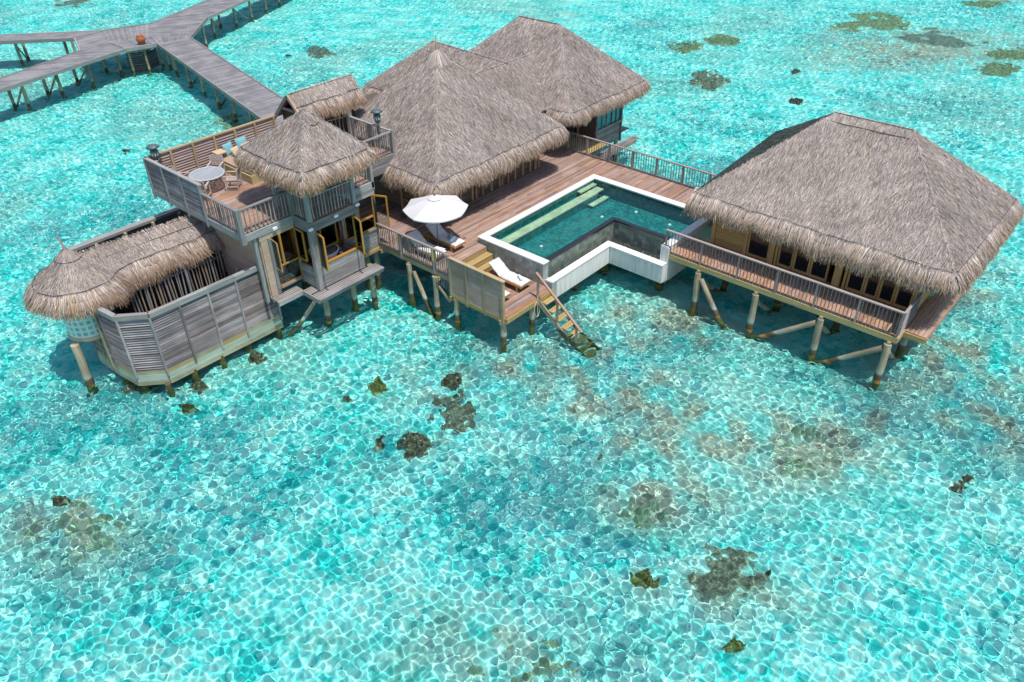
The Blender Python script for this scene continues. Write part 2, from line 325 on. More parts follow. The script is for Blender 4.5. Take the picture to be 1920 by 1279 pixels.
# ------------------------------------------------------------------ thatch
def vnoise(x, y, s):
    return (np.sin(x*1.7*s+1.3)*np.sin(y*2.1*s+.7)+.6*np.sin(x*4.1*s+y*2.3*s+2)+.5*np.sin(y*5.3*s-x*3.1*s)+.4*np.sin(x*9.2*s+y*7.7*s))/2.5
GREY = np.array([.385, .33, .295]); MAUVE = np.array([.305, .258, .25]); TAN = np.array([.40, .31, .235]); GOLD = np.array([.36, .22, .10]); DARK = np.array([.13, .107, .10])
def straw_cols(n, gold=0.0, bright=1.0):
    k = RG.random(n)[:, None]; c = np.where(k < .5, GREY, np.where(k < .78, MAUVE, np.where(k < .9, TAN, DARK)))
    g = RG.random(n) < gold; c = np.where(g[:, None], GOLD, c)
    return c*np.exp(RG.normal(0, .30, n))[:, None]*bright
class Straw:
    """collects straws (ribbons of k points) into one mesh"""
    def __init__(s): s.v = []; s.f = []; s.c = []; s.n = 0
    def ribbons(s, P, side, w0, w1, col):
        """P: (n,k,3) centre lines, side: (n,3), widths root->tip, col (n,3) or (n,k,3)"""
        n, k, _ = P.shape; t = np.linspace(0, 1, k)[None, :, None]
        w = (w0[:, None, None]*(1-t)+w1[:, None, None]*t)/2; sd = side[:, None, :]
        V = np.stack([P-sd*w, P+sd*w], 2).reshape(-1, 3)
        if col.ndim == 2: col = np.repeat(col[:, None, :], k, 1)
        s.c.append(np.repeat(col, 2, 1).reshape(-1, 3)); s.v.append(V)
        b = (np.arange(n)*2*k)[:, None]+np.arange(k-1)[None]*2+s.n
        s.f.append(np.stack([b, b+1, b+3, b+2], -1).reshape(-1, 4)); s.n += len(V)
    def surface(s, pts, cols=None):
        V = np.array(pts, float); o = s.n; s.v.append(V); s.c.append(np.tile(np.array([.22, .18, .155]), (len(V), 1)) if cols is None else cols); s.n += len(V)
        k = len(V)
        if k == 4: s.f.append(np.array([[o, o+1, o+2, o+3]]))
        else: s.f.append(np.array([[o, o+i, o+i+1, o+i+1] for i in range(1, k-1)]))
    def build(s, name, parent):
        V = np.concatenate(s.v).astype(np.float32); F = np.concatenate(s.f).astype(np.int32); c = np.clip(np.concatenate(s.c), .01, .9)
        tri = F[:, 2] == F[:, 3]; Q = F[~tri]; T = F[tri][:, :3]
        me = bpy.data.meshes.new(name); me.vertices.add(len(V)); me.vertices.foreach_set('co', V.ravel())
        loops = np.concatenate([Q.ravel(), T.ravel()]); me.loops.add(len(loops)); me.loops.foreach_set('vertex_index', loops)
        me.polygons.add(len(Q)+len(T)); st = np.concatenate([np.arange(len(Q))*4, len(Q)*4+np.arange(len(T))*3]).astype(np.int32)
        me.polygons.foreach_set('loop_start', st); me.update()
        at = me.attributes.new('col', 'FLOAT_COLOR', 'POINT'); at.data.foreach_set('color', np.concatenate([c, np.ones((len(c), 1))], 1).astype(np.float32).ravel())
        me.materials.append(W['thatch']); o = bpy.data.objects.new(name, me); C.objects.link(o)
        if parent is not None: o.parent = parent; o.matrix_parent_inverse = parent.matrix_world.inverted()
        return o
def tri_sample(poly, n):
    P = np.array(poly, float); T = [(P[0], P[i], P[i+1]) for i in range(1, len(P)-1)]
    A = np.array([np.linalg.norm(np.cross(b-a, c-a))/2 for a, b, c in T]); k = RG.choice(len(T), n, p=A/A.sum())
    u = RG.random((n, 1)); v = RG.random((n, 1)); fl = (u+v) > 1; u = np.where(fl, 1-u, u); v = np.where(fl, 1-v, v)
    T = np.array(T)[k]; return T[:, 0]+(T[:, 1]-T[:, 0])*u+(T[:, 2]-T[:, 0])*v, A.sum()
def area(poly): P = np.array(poly, float); return sum(np.linalg.norm(np.cross(P[i]-P[0], P[i+1]-P[0]))/2 for i in range(1, len(P)-1))
def nrm(a): return a/np.linalg.norm(a, axis=-1, keepdims=True)
def thatch_face(st, poly, dens=230, ln=.42, wd=.028, gold=.015, bright=1.0, base=True):
    dens *= 3.2; ln *= .66; wd *= .5
    P = np.array(poly, float); nn = np.cross(P[1]-P[0], P[2]-P[0]); nn /= np.linalg.norm(nn)
    if nn[2] < 0: nn = -nn
    d = np.array([0, 0, -1.])-nn*(-nn[2]); d /= np.linalg.norm(d); sd = np.cross(d, nn)
    if base: st.surface(poly)
    n = int(area(poly)*dens); p, _ = tri_sample(poly, n)
    ang = RG.normal(0, .16, n)+.12*vnoise(p[:, 0], p[:, 1], 1.5); dd = d*np.cos(ang)[:, None]+sd*np.sin(ang)[:, None]; s2 = np.cross(dd, nn)
    L = ln*RG.uniform(.6, 1.25, n); lift = RG.uniform(.012, .055, n); tw = RG.normal(0, .35, n)
    s2 = s2*np.cos(tw)[:, None]+nn*np.sin(tw)[:, None]
    a = p-dd*L[:, None]*.5+nn*.012; c = p+dd*L[:, None]*.5+nn*lift[:, None]; b = (a+c)/2+nn*.012
    big = vnoise(p[:, 0]+p[:, 2], p[:, 1], .55); col = straw_cols(n, gold, bright)*(1+.20*big+.10*vnoise(p[:, 0]*3, p[:, 1]*3, .8))[:, None]
    st.ribbons(np.stack([a, b, c], 1), s2, wd*RG.uniform(.6, 1.3, n), wd*RG.uniform(.25, .6, n), col)
def thatch_line(st, p, q, perp, dens=260, ln=.5, wd=.03, bright=1.12):
    """straws laid over a hip or ridge line, falling to both sides"""
    dens *= .75; ln *= .8; wd *= .62; bright = 1+(bright-1)*.9
    p, q = np.array(p, float), np.array(q, float); n = int(np.linalg.norm(q-p)*dens); t = RG.random((n, 1)); b = p+(q-p)*t
    for sg, pr in zip((1, -1), perp):
        pr = np.array(pr, float); pr /= np.linalg.norm(pr); o = RG.random((n, 1))*.35
        along = (q-p)/np.linalg.norm(q-p)*RG.normal(0, .12, (n, 1)); dd = nrm(pr+along); s2 = nrm(np.cross(dd, np.array([0, 0, 1.])))
        a = b-dd*.04+np.array([0, 0, .015]); c = b+dd*(ln*RG.uniform(.4, 1, (n, 1)))+np.array([0, 0, .008])*RG.uniform(.3, 1.6, (n, 1)); mid = (a+c)/2+np.array([0, 0, .01])
        st.ribbons(np.stack([a, mid, c], 1), s2, wd*RG.uniform(.6, 1.3, n), wd*RG.uniform(.3, .6, n), straw_cols(n, .01, bright))
def smooth_path(pts, closed=False, it=2, step=.06, amt=.14):
    P = [np.array(p, float) for p in pts]; out = []
    n = len(P)
    for i in range(n):
        if not closed and i in (0, n-1): out.append(P[i]); continue
        a, b, c = P[i-1], P[i], P[(i+1) % n]; r = .35
        pa = b+(a-b)/np.linalg.norm(a-b)*min(r, np.linalg.norm(a-b)*.4); pc = b+(c-b)/np.linalg.norm(c-b)*min(r, np.linalg.norm(c-b)*.4)
        for t in np.linspace(0, 1, 6): out.append((1-t)**2*pa+2*t*(1-t)*b+t*t*pc)
    if closed: out.append(out[0])
    out = np.array(out); seg = np.linalg.norm(np.diff(out, axis=0), axis=1); cum = np.concatenate([[0], np.cumsum(seg)])
    s = np.arange(0, cum[-1], step); Q = np.stack([np.interp(s, cum, out[:, k]) for k in range(3)], 1)
    return Q
def fringe(st, pts, closed=False, drop=.8, out=.5, slope=.85, dens=560, flip=1, gold=.22, layers=1.0):
    """eave fringe along the fold line pts; outward is to the right of the walk times flip"""
    Q = smooth_path(pts, closed); T = np.gradient(Q, axis=0); T[:, 2] = 0; T = nrm(T); N = np.stack([T[:, 1], -T[:, 0], 0*T[:, 0]], 1)*flip
    Q = Q+np.array([0, 0, 1.])*(.03*np.sin(np.arange(len(Q))*.11)+.02*np.sin(np.arange(len(Q))*.37+1))[:, None]
    m = len(Q); n = int(m*.06*dens*layers); i = RG.integers(0, m, n); q = Q[i]+T[i]*RG.uniform(-.04, .04, n)[:, None]; nn = N[i]; tt = T[i]
    z = np.array([0, 0, 1.])
    u = RG.random(n)**.7; k = RG.uniform(.65, 1.18, n)*(1+.12*np.sin(i*.21)+.1*np.sin(i*.053+2)); sw = RG.normal(0, .07, n)+.05*np.sin(i*.09); inn = RG.uniform(0, .22, n)*out/.5
    def pt(o, dz, s): return q+nn*o[:, None]-z*dz[:, None]+tt*s[:, None]
    e = np.ones(n); lay = (1-u)*.17
    p0 = pt(-.16*e-inn, -.10*e+lay*.6-inn*slope*.55, 0*e)
    p1 = pt(out*.22*e-inn*.5, -.035*e+lay+.05*k, sw*.2)
    p2 = pt(out*(.62+.25*(k-1))-inn, drop*.30*k+lay, sw*.55)
    p3 = pt(out*(.86+.25*RG.random(n))-inn, drop*.66*k+lay*.7, sw*.9)
    p4 = pt(out*(.9+.3*RG.random(n))-inn+RG.normal(0, .03, n), drop*1.02*k*RG.uniform(.85, 1.12, n)+lay*.5, sw*1.5)
    c = straw_cols(n, .03, 1.28); tip = straw_cols(n, gold*1.4, .85)*np.array([1.0, .90, .78]); t = np.linspace(0, 1, 5)[None, :, None]**1.3
    col = c[:, None, :]*(1-t)+tip[:, None, :]*t
    s2 = nrm(tt+nn*RG.normal(0, .5, (n, 1)))
    st.ribbons(np.stack([p0, p1, p2, p3, p4], 1), s2, .024*RG.uniform(.6, 1.3, n), .010*RG.uniform(.5, 1.4, n), col)
    # solid bundle behind the loose ends
    prof = [(-.25, -.14), (out*.12, .03), (out*.45, drop*.28), (out*.58, drop*.55), (out*.42, drop*.62), (-.1, drop*.25)]
    V = np.concatenate([Q+N*o-z*dz for o, dz in prof]); V = V.reshape(len(prof), m, 3)
    for a in range(len(prof)-1):
        o = st.n; vv = np.concatenate([V[a], V[a+1]]); st.v.append(vv); st.c.append(np.tile(np.array([.20, .155, .115])*(1 if a < 2 else .6), (len(vv), 1))); st.n += len(vv)
        j = np.arange(m-1)+o; st.f.append(np.stack([j, j+1, j+m+1, j+m], -1))
    return Q+np.array([0, 0, .085])
def seam(name, Q, parent, r=.010):
    b = MB(); b.tube([tuple(p) for p in Q[::4]], r, 'seamcord', 5); return b.build(name, parent)

# ================================================================== sea and seabed
def axis(a, b, fine, lo, hi, mid=None):
    """coordinates: fine steps in [a,b], growing outwards to lo / hi"""
    xs = list(np.arange(a, b, fine)); st = fine
    x = b
    while x < hi: xs.append(x); st *= 1.12; x += st
    st = fine; x = a-fine; pre = []
    while x > lo: pre.append(x); st *= 1.12; x -= st
    return np.array(pre[::-1]+xs)
def sheet(name, X, Y, Z, material, col=None):
    ny, nx = X.shape; co = np.stack([X, Y, Z], -1).reshape(-1, 3).astype(np.float32)
    i = (np.arange(ny-1)[:, None]*nx+np.arange(nx-1)[None]).ravel(); q = np.stack([i, i+1, i+nx+1, i+nx], -1).astype(np.int32)
    me = bpy.data.meshes.new(name); me.vertices.add(len(co)); me.vertices.foreach_set('co', co.ravel())
    me.loops.add(q.size); me.loops.foreach_set('vertex_index', q.ravel()); me.polygons.add(len(q))
    me.polygons.foreach_set('loop_start', np.arange(0, q.size, 4, dtype=np.int32)); me.polygons.foreach_set('use_smooth', np.ones(len(q), bool))
    me.update(); me.materials.append(W[material]); o = bpy.data.objects.new(name, me); C.objects.link(o)
    if col is not None:
        at = me.attributes.new('rubble', 'FLOAT', 'POINT'); at.data.foreach_set('value', col.ravel().astype(np.float32))
    return o
# middle distance a little coarser: the axes grow slowly beyond the fine part
def axis2(a, m_, b, f1, f2, lo, hi):
    xs = list(np.arange(a, m_, f1))+list(np.arange(m_, b, f2)); st = f2; x = b
    while x < hi: xs.append(x); st *= 1.25; x += st
    st = f1*2; x = a-st; pre = []
    while x > lo: pre.append(x); st *= 1.25; x -= st
    return np.array(pre[::-1]+xs)
X, Y = np.meshgrid(axis2(-2, 44, 102, .052, .11, -900, 1500), axis2(-5, 46, 106, .052, .11, -900, 1500))
wr = np.random.default_rng(5)
def waves(X, Y, lam, amp, n, sp=.3, adir=None, spread=math.pi):
    H = np.zeros_like(X)
    for _ in range(n):
        l = lam*math.exp(wr.normal(0, sp)); a = wr.uniform(0, 2*math.pi) if adir is None else adir+wr.normal(0, spread); k = 2*math.pi/l
        H += (l/lam)**1.4*amp/math.sqrt(n)*np.sin(k*(math.cos(a)*X+math.sin(a)*Y)+wr.uniform(0, 6.28))
    return H
en = .78+.30*waves(X, Y, 14, 1, 10)+.18*waves(X, Y, 4.5, 1, 10)
en = np.clip(en, .6, 1.4)
far = np.clip(1-(np.maximum(np.maximum(X-100, Y-104), np.maximum(-4-X, -7-Y)))/10, 0, 1)
Zw = (en*(WAVE1*waves(X, Y, WL1, 1, 34, .42)+WAVE2*waves(X, Y, WL2, 1, 20))+WAVE3*waves(X, Y, 2.4, 1, 12))*far
sea = sheet('sea', X, Y, Zw+SEA_Z, 'sea'); sea['kind'] = 'structure'; sea.cycles.is_caustics_caster = True
DEPTH = -BED_Z
RUBBLE = [(20.96,12.56,2.81,-3.33,2.01,1.38),(21.53,16.46,1.88,-2.23,1.32,1.05),(22.69,6.34,1.85,-2.19,2.09,0.97),(21.09,9.79,2.68,-3.17,2.06,1.22),(31.72,4.02,2.09,-2.5,2.28,0.71),(29.68,0.98,1.02,-1.22,2.65,0.67),(17.37,8.81,1.51,-1.78,1.24,0.79),(18.73,17.27,1.26,-1.48,1.03,0.92),(25.62,14.63,2.47,-2.95,1.9,1.24),(15.06,5.3,1.84,-2.16,1.0,0.56),(9.72,8.83,2.04,-2.38,1.0,0.87),(3.67,22.85,1.49,-1.74,0.83,1.81),(74.74,20.04,5.75,-7.27,7.11,2.43),(15.82,17.41,1.72,-2.03,1.77,1.76),(27.37,4.21,1.94,-2.31,1.89,0.67),(23.41,72.46,2.23,-2.75,1.82,4.31),(37.02,4.29,1.07,-1.29,2.82,0.8)]
RW = [1, 1.1, .95, 1.1, 1.1, 1, .85, .8, .95, .6, .7, .75, .75, .75, 1.1, .6, .65]
X2, Y2 = np.meshgrid(axis2(-6, 50, 104, .2, .45, -900, 1500), axis2(-8, 62, 108, .2, .45, -900, 1500))
rub = np.zeros_like(X2)
for (cx, cy, ax, ay, bx, by), wt in zip(RUBBLE, RW):
    det = ax*by-ay*bx; dx, dy = X2-cx, Y2-cy; u = (dx*by-dy*bx)/det; v = (ax*dy-ay*dx)/det
    rub = np.maximum(rub, wt*np.exp(-(u*u+v*v)*.8))
wr = np.random.default_rng(9)
pat = .5+.5*waves(X2, Y2, 1.6, 1, 14, .5)+.4*waves(X2, Y2, 6, 1, 10, .4)
rub = np.clip(rub*np.clip(pat*1.0+.4, 0, 1.4), 0, 1)
rub = np.maximum(rub, np.clip(.28*waves(X2, Y2, 9, 1, 12, .4)-.08, 0, .3))
Z2 = -DEPTH+.07*waves(X2, Y2, 3.5, 1, 12, .5)*np.exp(-(np.maximum(0, np.hypot(X2-30, Y2-30)-120)/40)**2)
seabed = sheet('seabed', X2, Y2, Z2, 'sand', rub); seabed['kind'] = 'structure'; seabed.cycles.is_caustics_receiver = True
# ------------------------------------------------------------------ coral rocks
CORALS = [
 ('olive',15.01,20.54,0.28,-0.32,0.4,0.46,'squarish olive coral rock alone left of the big brown patch'),
 ('brown',17.2,18.53,0.33,-0.39,0.44,0.43,'small brown coral clump just above the large ragged patch below the lower deck'),
 ('patch',15.81,17.11,0.76,-0.89,0.99,0.98,'large ragged brown coral patch in the water below the lower deck'),
 ('brown',13.72,17.02,0.44,-0.52,0.51,0.54,'brown coral clump below and left of the ragged patch, a pebble at its side'),
 ('brown',3.98,24.13,0.39,-0.46,0.19,0.41,'dark brown two-humped coral at the edge of the sparse olive patch'),
 ('sparse',3.65,22.71,1.06,-1.23,0.57,1.24,'wide sparse olive coral patch in the lower left water'),
 ('olive',14.11,7.35,0.3,-0.35,0.43,0.28,'rounded olive brown coral rock beside the crescent-shaped reef patch'),
 ('patch',15.99,5.66,0.92,-1.08,0.89,0.49,'broad crescent-shaped brown reef patch in the lower right water'),
 ('olive',13.84,4.2,0.28,-0.33,0.18,0.1,'flat golden coral sliver below the crescent-shaped reef patch'),
 ('brown',24.35,1.3,0.32,-0.38,0.54,0.16,'dark brown coral rock alone at the right edge of the water'),
 ('sparse',9.61,8.63,0.96,-1.12,0.74,0.64,'sprawling broken coral patch at the bottom edge of the picture'),
 ('olive',63.08,35.46,0.93,-1.18,1.53,0.92,'nearer of two flat olive reefs side by side beyond the roofs'),
 ('olive',66.54,34.0,1.09,-1.38,1.78,0.99,'farther of two flat olive reefs side by side beyond the roofs'),
 ('patch',56.54,29.57,0.95,-1.18,2.61,1.5,'scattered grey coral patch in open water between roofs and olive reefs'),
 ('olive',80.79,25.99,2.25,-2.87,3.73,1.43,'long olive reef near the top edge, left of the dark streak'),
 ('dark',79.69,19.23,2.83,-3.59,4.17,1.31,'long dark streak of reef in the far right water'),
 ('olive',72.75,13.33,1.27,-1.6,2.0,0.54,'olive reef below the end of the dark streak'),
 ('dark',42.13,58.96,0.9,-1.13,1.19,1.53,'small dark coral cluster behind the hip roofs'),
 ('sparse',22.66,6.05,0.8,-0.94,1.04,0.47,'faint brown coral patch on rubble in front of the bedroom pavilion'),
 ('sparse',27.97,50.09,0.95,-1.16,1.0,1.52,'faint olive coral beside the last jetty piles'),
 ('dark',37.24,94.72,1.62,-2.08,1.23,2.66,'dark reef cut by the top edge above the jetty'),
 ('olive',77.86,13.81,1.2,-1.52,2.4,0.62,'olive reef at the tail of the dark streak'),
 ('olive',94.71,20.13,1.74,-2.24,1.84,0.51,'thin olive reef cut by the top right corner'),
 ('brown',12.88,17.93,0.14,-0.16,0.21,0.23,'small brown coral pebble left of the brown clump'),
 ('brown',3.21,24.5,0.13,-0.15,0.07,0.17,'small oval brown stone left of the two-humped coral'),
 ('brown',17.47,11.46,0.09,-0.1,0.13,0.1,'tiny brown stone alone in the pale middle water'),
 ('sparse',16.42,8.84,0.51,-0.6,0.59,0.39,'faint greenish coral above the rounded olive brown rock'),
 ('dark',62.38,25.24,0.31,-0.39,0.75,0.35,'upper of two small dark stones far out beyond the pavilion roof'),
 ('dark',56.12,22.22,0.4,-0.5,0.73,0.34,'lower of two small dark stones far out beyond the pavilion roof'),
 ('brown',13.72,20.89,0.12,-0.14,0.12,0.15,'small dark stone left of the squarish olive rock'),
 ('brown',12.97,25.88,0.29,-0.34,0.32,0.48,'pale coral mound at the foot of a pile by the bath wall end'),
 ('brown',10.36,26.01,0.28,-0.33,0.24,0.4,'coral mound under the middle of the louvred bath wall'),
 ('brown',8.78,27.88,0.42,-0.49,0.22,0.42,'coral mound under the angled corner of the bath wall'),
 ('dark',20.38,51.16,0.18,-0.22,0.18,0.34,'small dark stone in open water left of the terrace'),
 ('dark',39.72,60.23,0.23,-0.29,0.28,0.39,'tiny dark stone left of the small dark cluster'),
 ('olive',9.38,25.16,0.27,-0.32,0.14,0.23,'low olive coral in front of the bath wall corner'),
 ('brown',16.78,4.61,0.07,-0.09,0.09,0.05,'tiny brown stone right of the crescent-shaped reef'),
 ('sparse',21.66,72.21,0.82,-1.01,0.73,1.83,'faint olive reef between the two left jetty arms'),
]
def coral(kind, cx, cy, ax, ay, bx, by, label, seed):
    rg = np.random.default_rng(seed); n = 72 if math.hypot(ax, ay) > .5 else 34
    t = np.linspace(-1.35, 1.35, n); U, V = np.meshgrid(t, t); r = np.hypot(U, V); th = np.arctan2(V, U)
    lob = sum(rg.normal(0, .16/(k**.5))*np.cos(k*th+rg.uniform(0, 6.28)) for k in range(2, 8))
    fr = np.zeros_like(U)
    for k in range(46):
        f = rg.uniform(2, 26); a = rg.uniform(0, 6.28); fr += (1/f**.55)*np.sin(f*(U*math.cos(a)+V*math.sin(a))+rg.uniform(0, 6.28))
    fr /= 2.0
    size = min(math.hypot(ax, ay), math.hypot(bx, by)); hh = min(.55, .25+.5*size)
    base = 1-(r/(1+lob))**2
    if kind in ('patch', 'sparse') or (kind == 'dark' and size > 1.5): h = (base*(.95 if kind == 'patch' else .3)+fr*(.55 if kind == 'patch' else .85))*.42-(.0 if kind == 'patch' else .06)
    else: h = (np.clip(base, -1, 1)*.9+fr*.42)*hh
    h = np.minimum(h*.85, .5)-np.maximum(0, r-.85)*.7; rr = rg.normal(0, .02, h.shape)
    h = h+rg.normal(0, .03, h.shape)
    Xc = cx+ax*U+bx*V; Yc = cy+ay*U+by*V; Zc = -DEPTH-.06+h+rr*(h > 0); keep = h > -.05
    vs = np.stack([Xc, Yc, Zc], -1).reshape(-1, 3); fs = []
    for j in range(n-1):
        for i in range(n-1):
            if keep[j:j+2, i:i+2].any(): fs.append((j*n+i, j*n+i+1, (j+1)*n+i+1, (j+1)*n+i))
    if ax*by-ay*bx < 0: fs = [f[::-1] for f in fs]
    b = MB(); m_ = {'olive': 'reef_olive', 'brown': 'reef_brown', 'patch': 'reef_brown', 'sparse': 'reef_olive', 'dark': 'reef_dark'}[kind]
    b.raw(vs.tolist(), fs, m_, None, False); b.r = (np.clip((h-.0)/.12, 0, 1)*(.5 if kind == 'sparse' else .85 if kind == 'patch' else .8 if size > .9 else 1)).ravel().tolist(); o = b.build('coral_rock', None, True); tag(o, label, 'coral rock', 'coral heads on the lagoon floor')
    return o
for i, c in enumerate(CORALS): coral(*c, 100+i)
# ================================================================== shared builders
def planks(mb, x0, x1, y0, y1, z, mat_, pw=.125, th=.035, along='x', gap=.007, jl=(2.2, 4.6)):
    a0, a1, b0, b1 = (x0, x1, y0, y1) if along == 'x' else (y0, y1, x0, x1); v = b0
    while v < b1-.01:
        v2 = min(v+pw, b1); u = a0-R_.uniform(0, 1)*jl[0]
        while u < a1:
            u2 = u+R_.uniform(*jl); p, q = max(u, a0), min(u2, a1)
            if q-p > .05:
                dz = R_.uniform(-.003, .003)
                if along == 'x': mb.box(p+.002, q-.002, v+gap/2, v2-gap/2, z-th+dz, z+dz, mat_)
                else: mb.box(v+gap/2, v2-gap/2, p+.002, q-.002, z-th+dz, z+dz, mat_)
            u = u2
        v = v2
def bwall(mb, p, q, z0, z1, mat_, bh=.14, th=.03, gap=.006, jl=None):
    """boarded wall between plan points p and q"""
    p, q = Vector((*p, 0)), Vector((*q, 0)); z = z0
    while z < z1-.01:
        zz = min(z+bh, z1); n = 1 if not jl else max(1, round((q-p).length/jl))
        for k in range(n):
            a, b2 = p+(q-p)*(k/n), p+(q-p)*((k+1)/n); c = (z+zz)/2
            mb.bar((a.x, a.y, c), (b2.x, b2.y, c), th, zz-z-gap, mat_)
        z = zz
def louvre(mb, p, q, z0, z1, mat_, pitch=.085, wd=.10, tilt=.62, th=.018):
    p, q = Vector((*p, 0)), Vector((*q, 0)); d = (q-p).normalized(); nn = Vector((d.y, -d.x, 0)); z = z0
    while z < z1:
        t = tilt+R_.uniform(-.05, .05); a = (nn*math.cos(t)*wd/2-Vector((0, 0, 1))*math.sin(t)*wd/2); up = d.cross(a).normalized()
        c = (p+q)/2+Vector((0, 0, z+R_.uniform(-.008, .008)))
        mb.obox(c, ((q-p)/2, a, up*th/2), mat_); z += pitch
def one(name, parent, fn, caustic=False):
    b = MB(); fn(b); return b.build(name, parent, caustic)
def railing(parent, p, q, z, h, posts, mats=('rail', 'rail', 'baluster'), sp=.135, pw=.09, br=.017, rod=False, bottom=True, railw=.11, drop=.18, lo=.09):
    """handrail, posts and single balusters between plan points p and q; posts: list of fractions"""
    P, Q = Vector((*p, 0)), Vector((*q, 0)); d = Q-P; L = d.length
    def at(t, zz): v = P+d*t; return (v.x, v.y, zz)
    one('handrail', parent, lambda b: b.bar(at(0, z+h-.025), at(1, z+h-.025), railw, .05, mats[0]))
    if bottom: one('bottom_rail', parent, lambda b: b.bar(at(0, z+lo), at(1, z+lo), .05, .05, mats[0]))
    for t in posts: one('post', parent, lambda b: b.bar(at(t, z-drop), at(t, z+h-.05), pw, pw, mats[1], up=d.normalized()))
    n = int(L/sp)
    for i in range(1, n):
        t = i/n
        if any(abs(t-s)*L < .07 for s in posts): continue
        def f(b):
            j = (lambda s: R_.uniform(-s, s))
            if rod:
                a, c = Vector(at(t, z+.06)), Vector(at(t+j(.02)/L, z+h-.05)); m_ = (a+c)/2+Vector((j(.03), j(.03), 0)); r = br*R_.uniform(.75, 1.3)
                b.tube([a, m_, c], [r, r*.95, r*.8], mats[2], 6)
            else:
                b.cyl(at(t, z-(.12 if not bottom else -.06)), at(t+j(.012)/L, z+h-.05), br, br, mats[2], 6, False)
        one('baluster', parent, f)
def pile(parent, x, y, ztop, r=.14, lean=(0, 0), zb=-1.5):
    def f(b):
        pts = []; rad = []
        for k in range(9):
            t = k/8; z = zb+(ztop-zb)*t; s = 1+.06*math.sin(k*1.7+x*3+y)
            pts.append((x+lean[0]*(1-t)+.012*math.sin(k*2+x), y+lean[1]*(1-t)+.012*math.cos(k*1.6+y), z)); rad.append(r*(1.1-.14*t)*s)
        b.tube(pts, rad, 'pile', 12)
    return one('pile', parent, f, True)
def brace(parent, p, q, r=.11): return one('brace', parent, lambda b: b.tube([p, tuple((Vector(p)+Vector(q))/2), q], [r*1.05, r, r*.95], 'pile', 10), True)
# ================================================================== pool deck
deck = thing('pool_deck', 'reddish timber deck on piles round the swimming pool with yellow steps to a lower deck', 'deck', (26, 24, 2.5))
DZ = 2.5
b = MB()
planks(b, 20.02, 22.95, 21.82, 26.05, DZ, 'deck'); planks(b, 22.95, 34.25, 22.42, 25.6, DZ, 'deck')
planks(b, 31.8, 34.25, 12.6, 22.4, DZ, 'deck'); planks(b, 31.0, 34.25, 25.6, 26.6, DZ, 'deck'); planks(b, 31.0, 31.76, 12.6, 15.28, DZ, 'deck'); planks(b, 20.02, 22.95, 26.05, 30.5, DZ, 'deck'); b.build('deck_boards', deck)
one('edge_beam', deck, lambda b: b.bar((20.03, 21.3, 2.35), (20.03, 26.05, 2.35), .06, .22, 'tan'))
one('edge_beam', deck, lambda b: b.bar((34.25, 12.6, 2.34), (34.25, 26.6, 2.34), .06, .22, 'tan'))
for y in (21.9, 23.8, 25.6): one('joist', deck, lambda b: b.bar((19.92, y, 2.18), (34.1 if y > 22.5 else 22.9, y, 2.18), .1, .16, 'tan'))
one('sub_floor', deck, lambda b: (b.box(20.1, 34.1, 22.5, 30.4, 2.36, 2.44, 'darkin'), b.box(20.1, 22.9, 21.9, 22.5, 2.36, 2.44, 'darkin')))
b = MB(); planks(b, 20.05, 22.95, 18.08, 21.12, 1.75, 'deck'); b.build('lower_deck_boards', deck)
one('edge_beam', deck, lambda b: (b.bar((20.0, 18.06, 1.60), (23.0, 18.06, 1.60), .06, .22, 'step')))
one('edge_beam', deck, lambda b: (b.bar((20.03, 18.1, 1.56), (20.03, 21.2, 1.56), .07, .26, 'step')))
one('joist', deck, lambda b: b.bar((20.1, 18.2, 1.40), (22.9, 18.2, 1.40), .09, .12, 'tan'))
for k, (ya, yb, zt) in enumerate(((21.46, 21.82, 2.25), (21.1, 21.46, 2.0))):
    def f(b):
        for i in range(3): b.box(21.35 if k == 0 else 21.1, 22.93, ya+i*.12+.004, ya+i*.12+.116, zt-.035, zt, 'step')
        b.box(21.35 if k == 0 else 21.1, 22.93, ya+.02, ya+.04, zt-.25, zt-.04, 'step')
    one('step', deck, f)
one('step_riser', deck, lambda b: b.box(20.1, 22.93, 21.83, 21.85, 2.25, 2.46, 'step'))
one('landing_boards', deck, lambda b: planks(b, 20.05, 21.33, 21.1, 21.82, 2.46, 'deck'))
for x, y, zt in ((20.0, 23.81, 2.2), (20.0, 22.17, 2.2), (20.06, 21.0, 1.5), (20.11, 18.36, 1.42), (21.89, 18.3, 1.42), (20.1, 26.2, 2.2), (23.2, 24.5, 2.2), (22.9, 22.6, 2.1), (27, 24.6, 2.2), (31, 24.6, 2.2), (34, 24.6, 2.2), (34, 20.5, 2.2), (34, 16.6, 2.2), (22.6, 20.6, 1.5)): pile(deck, x, y, zt, .13)
brace(deck, (20.02, 23.55, 1.9), (20.0, 22.35, -.5), .1)
one('corner_brace', deck, lambda b: b.bar((20.0, 22.15, 1.85), (20.0, 21.3, 1.2), .05, .12, 'tan'))
for y in (18.36, 21.2, 22.0, 23.81): one('beam_end', deck, lambda b: b.box(19.9, 20.0, y-.06, y+.06, 2.0 if y > 21.5 else 1.36, 2.2 if y > 21.5 else 1.56, 'tan'))
